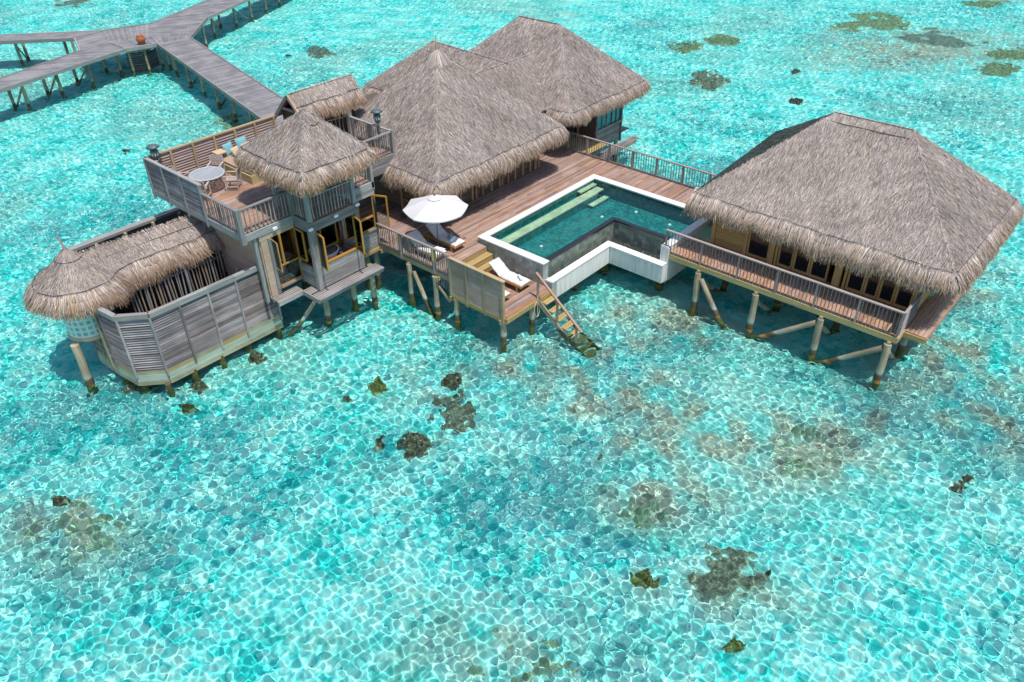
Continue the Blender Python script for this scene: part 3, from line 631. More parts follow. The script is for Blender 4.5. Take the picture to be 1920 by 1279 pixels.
# main front railing
fr_ = thing('front_railing', 'weathered mauve railing of thin balusters along the front of the pool deck, one post yellow', 'railing', (20, 24, 2.5))
railing(fr_, (20.0, 26.1), (20.0, 21.25), 2.5, 1.06, [0, .38, .81, 1], ('rail', 'rail', 'baluster'), .13, .1, .024, rod=True)
one('yellow_post_wrap', fr_, lambda b: b.bar((19.97, 22.17, 2.95), (19.97, 22.17, 3.5), .07, .07, 'yellow'))
for i in range(5): one('baluster', fr_, lambda b: b.tube([(20.0, 21.92-i*.13, 2.5), (20.02, 21.92-i*.13+R_.uniform(-.03, .03), 2.1), (20.0, 21.92-i*.13, 1.9-i*.06)], .022, 'baluster', 6))
# slatted privacy screen of the lower deck
ps = thing('privacy_screen', 'straw coloured louvred screen of three panels on the edge of the lower deck', 'screen', (20, 19.7, 1.5))
Ys = [21.2, 20.25, 19.25, 18.25]
for i, y in enumerate(Ys): one('post', ps, lambda b: b.bar((20.0, y, 1.42), (20.0, y, 3.42), .12 if i in (0, 3) else .1, .12 if i in (0, 3) else .09, 'tan', up=(0, 1, 0)))
for i in range(3): one('louvre_panel', ps, lambda b: louvre(b, (20.0, Ys[i]-.06), (20.0, Ys[i+1]+.06), 1.72, 3.38, 'screen', .062, .07, .55, .014))
one('cap_rail', ps, lambda b: b.bar((20.0, 21.3, 3.45), (20.0, 18.15, 3.45), .16, .05, 'tan'))
one('sill_board', ps, lambda b: b.bar((19.98, 21.2, 1.62), (19.98, 18.2, 1.62), .05, .14, 'step'))
# back railing
br_ = thing('back_railing', 'long mauve railing of thin dark balusters along the back edge of the pool deck', 'railing', (34.1, 20, 2.5))
railing(br_, (34.05, 25.9), (34.05, 13.0), 2.5, 1.06, [0, .105, .22, .335, .45, .57, .69, .81, .93], sp=.15, br=.018)
# ================================================================== swimming pool
pool = thing('swimming_pool', 'L-shaped green mosaic swimming pool with cream coping and a black overflow edge', 'pool', (27, 20, 1.3))
ZC = 2.78
def gvbox(b, x0, x1, y0, y1, z0, z1, m_):
    """box whose tile pattern follows metres on each face"""
    for pts, gv in (
        ([(x0, y0, z1), (x1, y0, z1), (x1, y1, z1), (x0, y1, z1)], lambda p: (p[0], p[1], 0)),
        ([(x0, y1, z0), (x1, y1, z0), (x1, y0, z0), (x0, y0, z0)], lambda p: (p[0], p[1], 0)),
        ([(x0, y0, z0), (x1, y0, z0), (x1, y0, z1), (x0, y0, z1)], lambda p: (p[0], p[2], 0)),
        ([(x1, y1, z0), (x0, y1, z0), (x0, y1, z1), (x1, y1, z1)], lambda p: (p[0], p[2], 0)),
        ([(x0, y1, z0), (x0, y0, z0), (x0, y0, z1), (x0, y1, z1)], lambda p: (p[1], p[2], 0)),
        ([(x1, y0, z0), (x1, y1, z0), (x1, y1, z1), (x1, y0, z1)], lambda p: (p[1], p[2], 0))):
        b.raw(pts, [(0, 1, 2, 3)], m_, [gv(p) for p in pts])
one('tiled_wall', pool, lambda b: gvbox(b, 23.0, 23.35, 18.62, 22.39, .95, 2.72, 'tile'))
one('tiled_wall', pool, lambda b: gvbox(b, 23.35, 31.75, 22.11, 22.39, .95, 2.72, 'mosaic'))
one('tiled_wall', pool, lambda b: gvbox(b, 31.42, 31.75, 15.32, 22.11, .95, 2.72, 'mosaic'))
one('end_wall', pool, lambda b: gvbox(b, 27.62, 31.42, 15.32, 15.62, .95, 2.72, 'white'))
one('coping', pool, lambda b: (b.box(22.97, 23.37, 18.58, 22.43, 2.722, ZC, 'coping')))
one('coping', pool, lambda b: (b.box(23.372, 31.79, 22.09, 22.43, 2.722, ZC, 'coping')))
one('coping', pool, lambda b: (b.box(31.40, 31.79, 15.66, 22.088, 2.722, ZC, 'coping')))
one('coping', pool, lambda b: (b.box(27.6, 31.79, 15.28, 15.658, 2.722, ZC, 'coping')))
one('overflow_edge', pool, lambda b: (b.box(23.37, 28.62, 18.72, 18.95, 2.62, 2.70, 'weir')))
one('overflow_edge', pool, lambda b: (b.box(28.40, 28.62, 15.62, 18.718, 2.62, 2.70, 'weir')))
one('overflow_wall', pool, lambda b: (gvbox(b, 23.35, 28.42, 18.76, 18.93, 1.3, 2.618, 'tile_dark')))
one('overflow_wall', pool, lambda b: (gvbox(b, 28.422, 28.60, 15.62, 18.93, 1.3, 2.618, 'tile_dark')))
def plane(b, x0, x1, y0, y1, z, m_): b.raw([(x0, y0, z), (x1, y0, z), (x1, y1, z), (x0, y1, z)], [(0, 1, 2, 3)], m_, [(x0, y0, 0), (x1, y0, 0), (x1, y1, 0), (x0, y1, 0)])
one('pool_floor', pool, lambda b: (plane(b, 23.3, 31.45, 18.93, 22.15, 1.93, 'mosaic'), plane(b, 28.6, 31.45, 15.6, 18.93, 1.93, 'mosaic')))
one('bench_step', pool, lambda b: (gvbox(b, 23.36, 30.75, 21.38, 21.86, 2.36, 2.42, 'mosaic_pale'), gvbox(b, 23.36, 30.75, 21.40, 21.86, 1.46, 2.36, 'mosaic'), gvbox(b, 23.36, 31.4, 21.86, 22.1, 1.46, 2.30, 'mosaic')))
one('entry_step', pool, lambda b: gvbox(b, 29.95, 31.3, 21.87, 22.1, 2.50, 2.56, 'mosaic_pale'))
one('entry_step', pool, lambda b: gvbox(b, 30.752, 31.3, 21.42, 21.85, 2.37, 2.42, 'mosaic_pale'))
one('entry_step', pool, lambda b: (gvbox(b, 29.85, 31.2, 21.02, 21.3, 2.06, 2.12, 'mosaic_pale'), gvbox(b, 29.86, 31.4, 21.04, 21.399, 1.46, 2.06, 'mosaic')))
def wsheet(b):
    b.raw([(23.36, 18.9, 2.665), (28.6, 18.9, 2.665), (28.6, 15.62, 2.665), (31.41, 15.62, 2.665), (31.41, 22.1, 2.665), (23.36, 22.1, 2.665)], [(0, 1, 2, 3, 4, 5)], 'poolwater')
one('water', pool, wsheet)
for x, y in ((25.3, 20.6), (29.5, 20.2), (31.0, 19.2), (30.9, 17.2), (24.0, 21.95)): one('light', pool, lambda b: b.lathe((x, y, 1.94 if y < 21.5 else 2.3), [(.0, .05), (.06, .045), (.09, 0)], 'lampwhite', 10))
one('basin_wall', pool, lambda b: b.box(23.345, 27.26, 18.125, 18.44, 1.1, 1.98, 'white'))
one('basin_wall', pool, lambda b: b.box(27.262, 27.58, 15.28, 18.44, 1.1, 1.98, 'white'))
one('basin_wall', pool, lambda b: b.box(27.92, 31.6, 15.30, 15.315, .95, 2.4, 'white'))
one('basin_coping', pool, lambda b: b.box(23.02, 27.20, 18.10, 18.46, 1.982, 2.03, 'coping'))
one('basin_coping', pool, lambda b: b.box(27.202, 27.585, 15.27, 18.46, 1.982, 2.03, 'coping'))
one('basin_end', pool, lambda b: gvbox(b, 23.0, 23.34, 18.12, 18.615, 1.1, 1.98, 'tile'))
one('gutter_floor', pool, lambda b: (b.box(23.35, 28.43, 18.44, 18.76, 1.1, 1.68, 'gravel'), b.box(27.58, 28.42, 15.62, 18.44, 1.1, 1.68, 'gravel')))
def pebbles(b):
    for i in range(260):
        if R_.random() < .6: x, y = R_.uniform(23.4, 28.3), R_.uniform(18.46, 18.74)
        else: x, y = R_.uniform(27.62, 28.4), R_.uniform(15.7, 18.6)
        r = R_.uniform(.02, .055); b.raw([(x+r, y, 1.69), (x, y+r*.8, 1.69), (x-r, y, 1.69), (x, y-r*.8, 1.69), (x, y, 1.69+r*.8)], [(0, 1, 4), (1, 2, 4), (2, 3, 4), (3, 0, 4)], 'tile_dark' if R_.random() < .25 else 'gravel')
one('pebbles', pool, pebbles)['kind'] = 'stuff'
one('corner_pier', pool, lambda b: b.box(27.59, 27.9, 15.25, 15.655, 1.1, 2.715, 'white'))
one('slab', pool, lambda b: (b.box(23.36, 31.7, 18.9, 22.3, .95, 1.43, 'white'), b.box(28.5, 31.7, 15.62, 18.9, .95, 1.43, 'white')))
for x, y in ((28.32, 15.95), (25.7, 18.95), (27.9, 18.8), (24, 21.5), (30.5, 21.5), (31, 16.3)):
    one('pile', pool, lambda b: b.tube([(x, y, -1.5), (x, y, 0), (x, y, 1.15)], [.21, .2, .2], 'pile', 12), True)
# ================================================================== stairs into the water
ss = thing('water_stairs', 'timber stairs with one brown handrail going down from the lower deck into the water', 'stairs', (22.4, 17, 0))
for x in (22.02, 22.85): one('stringer', ss, lambda b: b.bar((x, 18.05, 1.58), (x, 15.25, -.62), .05, .24, 'pile'), True)
for k in range(8):
    t = (k+.5)/8; y, z = 18.02-2.75*t, 1.66-2.2*t; one('tread', ss, lambda b: (b.box(22.05, 22.83, y-.15, y-.02, z-.04, z, 'step' if k < 5 else 'pile'), b.box(22.05, 22.83, y, y+.13, z-.04, z, 'step' if k < 5 else 'pile')), True)
one('handrail', ss, lambda b: b.bar((22.03, 18.2, 2.95), (22.03, 15.75, 1.02), .1, .06, 'stairrail'))
for y, z0, z1 in ((18.1, 1.5, 2.88), (17.05, .72, 2.02), (16.02, .05, 1.2)): one('post', ss, lambda b: b.bar((22.03, y, z0), (22.03, y, z1), .09, .07, 'stairrail', up=(0, 1, 0)))
rp = MB(); pts = [(21.93, 18.02, 1.95)]
for k in range(22): t = k/21*2*math.pi; pts.append((21.86+.10*math.sin(t*1.0)+.06*math.sin(t), 18.0-.02*math.cos(t), 1.28-.36*math.cos(t)*1.0))
rp.tube(pts, .016, 'rope', 6); tag(rp.build('hanging_rope'), 'pale rope looped on the post at the head of the water stairs', 'rope')

# ================================================================== main house
def up(v, s=1): return (v[0], v[1], v[2])
def hip_roof(name, parent, x0, x1, y0, y1, ze, r0, r1, dens=230, wd=.03, brights=(1, 1, 1, 1), gold=.012, under=True):
    """hip roof: eave rectangle at ze, ridge r0-r1 (points)"""
    st = Straw(); A, B, Cc, D = (x0, y0, ze), (x1, y0, ze), (x1, y1, ze), (x0, y1, ze)
    if abs(r1[1]-r0[1]) >= abs(r1[0]-r0[0]):      # ridge along y (r0 near y0)
        F = [([A, B, r0], 0), ([B, Cc, r1, r0], 1), ([Cc, D, r1], 2), ([D, A, r0, r1], 3)]; hips = [(A, r0), (B, r0), (Cc, r1), (D, r1)]
    else:
        F = [([A, B, r1, r0], 0), ([B, Cc, r1], 1), ([Cc, D, r0, r1], 2), ([D, A, r0], 3)]; hips = [(A, r0), (B, r1), (Cc, r1), (D, r0)]
    for poly, k in F:
        poly = [p for i, p in enumerate(poly) if p != poly[i-1]]
        thatch_face(st, poly, dens, .42, wd, gold, brights[k])
    cx, cy = (x0+x1)/2, (y0+y1)/2
    for a, r in hips:
        a_, r_ = np.array(a, float), np.array(r, float); d = r_-a_; h = np.array([d[0], d[1], 0]); sx = np.array([np.sign(-d[0]), 0, -.85]); sy = np.array([0, np.sign(-d[1]), -.85])
        thatch_line(st, a, r, (sx, sy), 230, .42, .032, 1.08)
    if np.linalg.norm(np.array(r1)-np.array(r0)) > .2:
        d = nrm(np.array(r1, float)-np.array(r0, float)); pr = np.array([-d[1], d[0], 0]); thatch_line(st, r0, r1, (pr-np.array([0, 0, .8]), -pr-np.array([0, 0, .8])), 500, .5, .032, 1.12)
    return st.build(name, parent)
def under_panel(parent, x0, x1, y0, y1, z): return one('soffit', parent, lambda b: b.box(x0, x1, y0, y1, z-.06, z, 'under'))
hs = thing('main_house', 'largest thatched house, its peaked roof topped by a spike, beside the pool deck', 'house', (26.9, 28.4, 2.5))
AP = (26.9, 28.4, 9.0)
hip_roof('roof', hs, 22.35, 31.45, 24.2, 32.6, 5.0, AP, (26.9, 28.401, 9.0))
st = Straw(); Q = fringe(st, [(22.35, 27.35, 5.0), (22.35, 24.2, 5.0), (31.45, 24.2, 5.0), (31.45, 26.2, 5.0)], drop=.60, out=.40); st.build('eave_fringe', hs); seam('eave_seam', Q, hs)
# peak cap
st = Straw(); n = 500; th = RG.random(n)*2*np.pi; dd = np.stack([np.cos(th), np.sin(th), 0*th], 1); o = np.array(AP); L_ = RG.uniform(.5, .75, n)[:, None]
st.ribbons(np.stack([o+dd*.02+np.array([0, 0, .12]), o+dd*L_*.5+np.array([0, 0, -.1]), o+dd*L_+np.array([0, 0, -.9])*L_+np.array([0, 0, .09])], 1), np.cross(dd, np.array([0, 0, 1.])), np.full(n, .035), np.full(n, .02), straw_cols(n, .02, 1.08)); st.build('peak_cap', hs)
one('peak_seam', hs, lambda b: b.tube([(AP[0]+.62*math.cos(a), AP[1]+.62*math.sin(a), AP[2]-.50+.03*math.sin(5*a)) for a in np.linspace(0, 6.283, 20)], .015, 'seamcord', 5))
one('finial', hs, lambda b: b.tube([(26.9, 28.4, 8.9), (26.88, 28.43, 9.35), (26.9, 28.45, 9.8)], [.06, .045, .015], 'housepost', 7))
# rear hall roof and link roof
RA, RB = (32.2, 34.3, 7.35), (32.5, 29.0, 7.04)
st = Straw(); thatch_face(st, [(29.2, 29.3, 5), (29.2, 37.2, 5), RA, RB], 200); thatch_face(st, [(29.2, 37.2, 5), (35.2, 37.2, 5), RA], 150); thatch_face(st, [(35.2, 37.2, 5), (35.2, 29.3, 5), RB, RA], 120)
thatch_line(st, RA, RB, ((-1, 0, -.8), (1, 0, -.8)), 500, .55, .032, 1.12); thatch_line(st, (29.2, 37.2, 5), RA, ((-1, 0, -.8), (0, 1, -.8)), 200); st.build('rear_roof', hs)
one('ridge_seam', hs, lambda b: b.tube([(32.2-.55, 34.3, 6.98+.0), (32.3-.55, 32, 6.86), (32.4-.55, 30.5, 6.75), (32.48-.55, 29.1, 6.68)], .02, 'seamcord', 5))
st = Straw(); Q = fringe(st, [(31.5, 37.2, 5), (29.2, 37.2, 5), (29.2, 33.4, 5)], drop=.6, out=.4); st.build('rear_fringe', hs); seam('eave_seam', Q, hs)
st = Straw(); thatch_face(st, [(27.5, 26.5, 5), (36.4, 26.5, 5), (36.4, 29.1, 7.0), (27.5, 29.1, 7.0)], 230, bright=.97); thatch_face(st, [(27.5, 31.7, 5), (27.5, 29.1, 7.0), (36.4, 29.1, 7.0), (36.4, 31.7, 5)], 120)
thatch_line(st, (29, 29.1, 7.0), (35.8, 29.1, 7.0), ((0, -1, -.77), (0, 1, -.77)), 450, .5, .032, 1.15); st.build('link_roof', hs)
one('valley_gutter', hs, lambda b: b.tube([(32.9, 26.58, 5.03), (33.9, 27.72, 5.9), (35.05, 29.05, 6.94)], [.08, .075, .05], 'valley', 7))
# walls
one('front_wall', hs, lambda b: bwall(b, (22.95, 25.5), (30.9, 25.5), 2.5, 4.9, 'darkwood', .12, .05, .012, 2.4))
one('side_wall', hs, lambda b: bwall(b, (22.95, 25.52), (22.95, 31.5), 2.5, 4.9, 'darkwood', .12, .05, .012, 2.4))
one('end_wall', hs, lambda b: b.box(30.85, 30.9, 25.53, 31.5, 2.5, 4.9, 'darkwood'))
for x in (23.0, 23.6, 24.3, 25.0, 25.8, 26.08, 26.55, 27.2, 27.8, 28.0, 28.45, 29.0, 29.6, 30.2, 30.65, 30.9): one('post', hs, lambda b: b.bar((x, 25.42, 2.5), (x, 25.42, 4.8), .085, .09, 'housepost', up=(0, 1, 0)))
one('sill_beam', hs, lambda b: b.bar((22.9, 25.38, 2.56), (30.95, 25.38, 2.56), .1, .1, 'darkwood'))
def doorframe(b):
    for y in (26.3, 27.3): b.bar((22.9, y, 2.5), (22.9, y, 4.4), .07, .08, 'housepost', up=(1, 0, 0))
    b.bar((22.9, 26.3, 4.4), (22.9, 27.3, 4.4), .07, .07, 'housepost'); b.bar((22.9, 26.3, 3.2), (22.9, 27.3, 3.2), .06, .06, 'housepost')
one('side_door_frame', hs, doorframe)
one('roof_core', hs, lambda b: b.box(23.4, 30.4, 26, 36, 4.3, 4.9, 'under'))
# ================================================================== guest house behind
gh = thing('guest_house', 'thatched hip-roofed house farthest back with blue-green windows over the water', 'house', (36.5, 29, 2.2))
hip_roof('roof', gh, 32.85, 40.2, 24.9, 35.2, 5.0, (36.5, 28.55, 8.3), (36.5, 31.5, 8.3), dens=210)
st = Straw(); Q = fringe(st, [(32.85, 26.3, 5), (32.85, 24.9, 5), (40.2, 24.9, 5), (40.2, 35.2, 5)], drop=.5, out=.34); st.build('eave_fringe', gh); seam('eave_seam', Q, gh)
one('front_wall', gh, lambda b: bwall(b, (36.55, 25.85), (39.1, 25.85), 1.6, 2.72, 'grey', .17, .06, .012))
one('side_wall', gh, lambda b: b.box(39.05, 39.1, 25.9, 34, 1.6, 4.9, 'grey'))
one('sill_beam', gh, lambda b: b.bar((36.5, 25.8, 2.78), (39.15, 25.8, 2.78), .16, .12, 'grey'))
for i in range(5):
    x0 = 36.7+i*.47
    f_ = one('window', gh, lambda b: (b.bar((x0, 25.82, 2.84), (x0, 25.82, 4.4), .06, .07, 'grey', up=(0, 1, 0)), b.bar((x0, 25.82, 4.4), (x0+.47, 25.82, 4.4), .07, .07, 'grey')))
    p_ = one('pane', f_, lambda b: b.box(x0+.03, x0+.44, 25.84, 25.85, 2.84, 4.37, 'bluepane'))
for x in (36.58, 39.08): one('post', gh, lambda b: b.bar((x, 25.8, 1.5), (x, 25.8, 4.9), .12, .12, 'grey', up=(0, 1, 0)))
for y0, z in ((25.0, 1.62), (25.75, 2.05)): one('slat_ledge', gh, lambda b: [b.bar((36.2 if z < 2 else 39.1, y0+k*.13, z), (39.9, y0+k*.13, z), .1, .05, 'grey') for k in range(4)])
one('ledge_beam', gh, lambda b: b.bar((36.1, 24.98, 1.5), (39.6, 24.98, 1.5), .08, .16, 'grey'))
one('porch_floor', gh, lambda b: planks(b, 34.35, 36.5, 24.9, 27, 2.3, 'step'))
one('porch_wall', gh, lambda b: (b.box(34.3, 36.5, 27.05, 27.1, 2.3, 4.9, 'darkin'), b.box(36.5, 36.54, 25.9, 27.0, 1.7, 4.9, 'darkwood')))
for x in (35.0, 36.3): one('door_frame', gh, lambda b: (b.bar((x, 26.9, 2.3), (x, 26.9, 4.5), .09, .09, 'villa', up=(0, 1, 0))))
one('porch_lamp', gh, lambda b: b.lathe((36.0, 26.2, 3.5), [(.02, .3), (.16, .25), (.19, .0), (.15, -.25), (.02, -.3)], 'lantern_lamp', 12))
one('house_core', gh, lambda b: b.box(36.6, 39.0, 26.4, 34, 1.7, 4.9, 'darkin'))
for x, y in ((36.7, 26.0), (39.0, 26.0), (36.7, 30), (39, 30), (34.6, 26.9)): pile(gh, x, y, 1.7, .14)
# ================================================================== bedroom pavilion
bp_ = thing('bedroom_pavilion', 'separate thatched pavilion on piles with a long veranda of glass doors beyond the pool', 'pavilion', (32.7, 9.7, 2.5))
W['thatch_dark'] = W['thatch']
st = Straw(); A, B, Cc, D = (28.75, 4.35, 5.), (36.8, 4.35, 5.), (36.8, 15.05, 5.), (28.75, 15.05, 5.); E0, E1 = (32.75, 8.1, 8.3), (32.75, 11.2, 8.3)
thatch_face(st, [D, A, E0, E1], 270, bright=1.0); thatch_face(st, [A, B, E0], 240, bright=.97); thatch_face(st, [B, Cc, E1, E0], 100)
thatch_line(st, A, E0, ((-1, 0, -.85), (0, -1, -.85)), 230, .42, .032, 1.08); thatch_line(st, B, E0, ((1, 0, -.85), (0, -1, -.85)), 150); thatch_line(st, E0, E1, ((-1, 0, -.8), (1, 0, -.8)), 500, .6, .032, 1.16); st.build('roof', bp_)
# swollen far slope, straws coloured dark green throughout
Bg = (32.25, 13.35, 7.1); dark_green = np.array([.25, .36, .36])
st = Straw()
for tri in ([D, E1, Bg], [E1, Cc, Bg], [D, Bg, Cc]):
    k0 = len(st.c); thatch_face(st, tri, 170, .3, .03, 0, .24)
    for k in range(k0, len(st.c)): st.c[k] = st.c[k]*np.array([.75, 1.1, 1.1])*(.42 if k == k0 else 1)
st.build('dark_far_slope', bp_)
st = Straw(); Q = fringe(st, [D, A, B, (36.8, 12, 5.)], drop=.66, out=.45, dens=600); st.build('eave_fringe', bp_); seam('eave_seam', Q, bp_)
one('ridge_seam', bp_, lambda b: b.tube([(32.8, 11.6, 8.0), (32.45, 11.35, 8.05), (32.36, 10.6, 8.06), (32.4, 9.8, 8.06), (32.37, 9, 8.07), (32.42, 8.1, 8.08), (32.5, 7.85, 8.05)], .014, 'seamcord', 5))
one('soffit', bp_, lambda b: b.box(29.0, 36.4, 4.7, 14.8, 4.86, 4.93, 'under'))
b = MB(); planks(b, 27.7, 29.75, 5.35, 15.25, 2.5, 'villa_deck', jl=(2.5, 4)); b.build('veranda_boards', bp_)
one('room_floor', bp_, lambda b: b.box(29.76, 35.9, 5.4, 14.4, 2.3, 2.48, 'floor_in'))
one('edge_beam', bp_, lambda b: b.bar((27.66, 5.3, 2.33), (27.66, 15.5, 2.33), .09, .24, 'step'))
one('edge_beam', bp_, lambda b: b.bar((27.7, 5.32, 2.33), (31.5, 5.32, 2.33), .07, .22, 'tan'))
for y in (5.55, 8.2, 11.0, 13.7): one('joist', bp_, lambda b: b.bar((27.55, y, 2.14), (31.5, y, 2.14), .12, .16, 'tan'))
one('side_wall', bp_, lambda b: bwall(b, (29.7, 14.2), (29.7, 12.75), 2.5, 4.85, 'villa', .3, .05, .008))
one('return_wall', bp_, lambda b: bwall(b, (29.75, 14.28), (35.5, 14.28), 2.5, 4.85, 'villa', .3, .05, .008))
one('right_wall', bp_, lambda b: b.box(29.85, 35.8, 5.42, 5.47, 2.5, 4.85, 'villa'))
one('rear_wall', bp_, lambda b: b.box(35.8, 35.85, 5.4, 14.3, 2.5, 4.85, 'darkin'))
for y, ww in ((14.27, .16), (12.70, .14), (11.48, .22), (11.27, .1), (8.6, .3), (8.28, .1), (5.5, .2)): one('post', bp_, lambda b: b.bar((29.68, y, 2.5), (29.68, y, 4.85), ww, .16, 'villa', up=(1, 0, 0)))
for y0, y1 in ((12.62, 11.6), (11.2, 10.52), (10.50, 9.78), (9.76, 9.0), (8.96, 8.8), (8.2, 7.5), (7.48, 6.93), (6.91, 6.3), (6.28, 5.62)):
    if y0-y1 < .3: continue
    fr = one('glass_door', bp_, lambda b: (b.bar((29.7, y0-.04, 2.52), (29.7, y0-.04, 4.7), .08, .07, 'villa', up=(1, 0, 0)), b.bar((29.7, y1+.04, 2.52), (29.7, y1+.04, 4.7), .08, .07, 'villa', up=(1, 0, 0)), b.bar((29.7, y0-.08, 2.57), (29.7, y1+.08, 2.57), .07, .11, 'villa'), b.bar((29.7, y0-.08, 4.66), (29.7, y1+.08, 4.66), .07, .09, 'villa')))
    one('pane', fr, lambda b: b.box(29.71, 29.72, y1+.08, y0-.08, 2.62, 4.62, 'darkglass'))
one('slatted_ledge', bp_, lambda b: [b.bar((28.3, 5.2-k*.155, 2.46), (34.5, 5.2-k*.155, 2.46), .135, .045, 'villa_deck') for k in range(5)])
one('ledge_beam', bp_, lambda b: b.bar((28.28, 5.28, 2.33), (28.28, 4.5, 2.33), .08, .2, 'step'))
one('ledge_rail', bp_, lambda b: (b.bar((28.3, 4.5, 2.36), (34.5, 4.5, 2.36), .05, .14, 'villa_deck')))
for y in (5.55, 8.2, 11.0, 13.7): pile(bp_, 27.62, y, 2.1, .14)
for y in (5.55, 8.28, 10.97, 13.58): pile(bp_, 30.2, y, 2.15, .15); pile(bp_, 34.5, y, 2.15, .15)
brace(bp_, (27.62, 13.55, 1.85), (27.55, 11.75, -.75)); brace(bp_, (27.62, 8.35, 1.85), (27.6, 10.85, -.15)); brace(bp_, (27.62, 5.7, 1.85), (27.6, 8.05, -.15))
brace(bp_, (27.75, 13.68, 1.7), (30.0, 13.6, -.1)); brace(bp_, (27.75, 11.0, 1.7), (30.0, 10.95, -.1)); brace(bp_, (27.75, 8.22, 1.7), (30.0, 8.28, -.1)); brace(bp_, (27.75, 5.58, 1.7), (30.0, 5.6, -.1))
vr = thing('veranda_railing', 'mauve railing of thin balusters along the veranda of the bedroom pavilion', 'railing', (27.65, 10, 2.5))
railing(vr, (27.66, 15.5), (27.66, 5.33), 2.5, 1.08, [.004, .175, .345, .515, .675, .84, .995], sp=.15, br=.017, railw=.12, drop=.3, bottom=False, pw=.075)
one('side_handrail', vr, lambda b: b.bar((27.66, 5.33, 3.55), (29.6, 5.36, 3.55), .1, .05, 'rail'))
one('side_panel', vr, lambda b: louvre(b, (27.75, 5.34), (29.55, 5.36), 2.56, 3.5, 'baluster', .05, .05, .5, .01))
# ================================================================== boardwalk
bw = thing('boardwalk', 'grey timber boardwalk of four arms on piles meeting in open water behind the terrace', 'boardwalk', (30, 68, 2.5))
JZ = 2.5
def arm(a0, a1, b0, b1, name='arm_deck', kerb=(True, True)):
    """boards across between edge a0-a1 and edge b0-b1"""
    a0, a1, b0, b1 = [Vector((*q, 0)) for q in (a0, a1, b0, b1)]; n = int(max((a1-a0).length, (b1-b0).length)/.145); b = MB()
    for i in range(n):
        t0, t1 = (i+.04)/n, (i+.96)/n; dz = R_.uniform(-.004, .004)
        q = [a0+(a1-a0)*t0, a0+(a1-a0)*t1, b0+(b1-b0)*t1, b0+(b1-b0)*t0]
        vs = [(v.x, v.y, JZ+dz) for v in q]+[(v.x, v.y, JZ-.04) for v in q]; off = R_.uniform(0, 90); wl = (b0-a0).length
        gv = [(off, 0, 0), (off, .14, 0), (off+wl, .14, 0), (off+wl, 0, 0)]*2
        up_ = (q[1]-q[0]).cross(q[2]-q[0]).z > 0; f = [(0, 1, 2, 3), (0, 4, 5, 1), (1, 5, 6, 2), (2, 6, 7, 3), (3, 7, 4, 0)]
        b.raw(vs, f if up_ else [x[::-1] for x in f], 'jetty', gv)
    o = b.build(name, bw)
    for k, (p, q) in zip(kerb, ((a0, a1), (b0, b1))):
        if k: one('kerb_beam', bw, lambda b: b.bar((p.x, p.y, JZ-.08), (q.x, q.y, JZ-.08), .12, .26, 'bluegrey'))
    one('stringer_beam', bw, lambda b: [b.bar(tuple((a0+(b0-a0)*t)+Vector((0, 0, JZ-.14))), tuple((a1+(b1-a1)*t)+Vector((0, 0, JZ-.14))), .12, .18, 'jetty') for t in (.2, .5, .8)])
def ext(p, q, k): return (q[0]+(q[0]-p[0])*k, q[1]+(q[1]-p[1])*k)
arm((30.47, 64.19), (25.2, 40.0), (33.1, 63.8), (27.75, 40.0))
arm((30.47, 64.19), (33.1, 63.8), (31.2, 66.5), (35.0, 66.2), kerb=(False, False))
arm((28.3, 64.8), ext((28.3, 64.8), (17.82, 62.28), 1.0), (25.66, 67.18), ext((25.66, 67.18), (18.0, 64.5), 1.6))
arm((27.0, 71.0), ext((27.0, 71.0), (22.74, 74.9), 4), (29.6, 71.45), ext((29.6, 71.45), (23.53, 76.94), 3))
arm((37.47, 68.37), ext((37.47, 68.37), (43.34, 71.34), 4.5), (33.41, 70.37), ext((33.41, 70.37), (41.14, 74.16), 3.2))
arm((33.1, 63.8), (37.47, 68.37), (31.2, 66.3), (33.41, 70.37), kerb=(True, False))
arm((28.14, 64.75), (30.47, 64.19), (28.2, 68), (31.2, 66.5), kerb=(True, False))
arm((25.66, 67.18), (27.0, 71.0), (28.2, 67.6), (29.0, 70.9), kerb=(True, False))
arm((28.2, 67.6), (31.2, 66.3), (29.6, 71.45), (33.41, 70.37), kerb=(False, True))
one('hub_boards', bw, lambda b: b.prism([(25.66, 67.18), (28.14, 64.75), (30.47, 64.19), (33.1, 63.8), (37.47, 68.37), (33.41, 70.37), (29.6, 71.45), (27.0, 71.0)], JZ-.1, JZ-.045, 'jetty'))
def hub_screen(p, q): one('hub_screen', bw, lambda b: louvre(b, p, q, .45, 2.2, 'darkwood', .14, .12, .6))
hub_screen((28.5, 65.9), (29.5, 65.2)); hub_screen((29.5, 65.2), (31.0, 65.8))
for x, y in ((28.5, 65.3), (29.5, 64.68), (31.0, 65.3)): pile(bw, x, y, 2.3, .1)
one('hub_beam', bw, lambda b: b.bar((28.2, 64.85, 2.25), (30.5, 64.3, 2.25), .12, .16, 'tan'))
PL = [(19.05, 64.78), (19.69, 63.83), (21.88, 65.82), (22.51, 64.73), (24.61, 66.84), (25.13, 65.32), (27.41, 67.72), (27.96, 66.34), (16.2, 64.1), (16.9, 63.1)]
PR = [(24.84, 76.45), (23.93, 75.4), (27.88, 74.1), (26.7, 72.6)]
PT = [(31.23, 64.6), (30.66, 62.61), (29.96, 59.38), (29.27, 56.24), (28.7, 53.42), (28.06, 50.3), (27.4, 47.2), (26.8, 44.2)]
PU = [(36.4, 67.6), (38.75, 70.0), (40.99, 72.6), (41.95, 71.4), (44.32, 72.4), (46.89, 73.7), (49.44, 75.1), (54.5, 77.8)]
for x, y in PL+PR+PU: pile(bw, x, y, 2.3, .12)
for x, y in PT: pile(bw, x, y, 2.3, .12); pile(bw, x+2.0, y-.2, 2.3, .12)
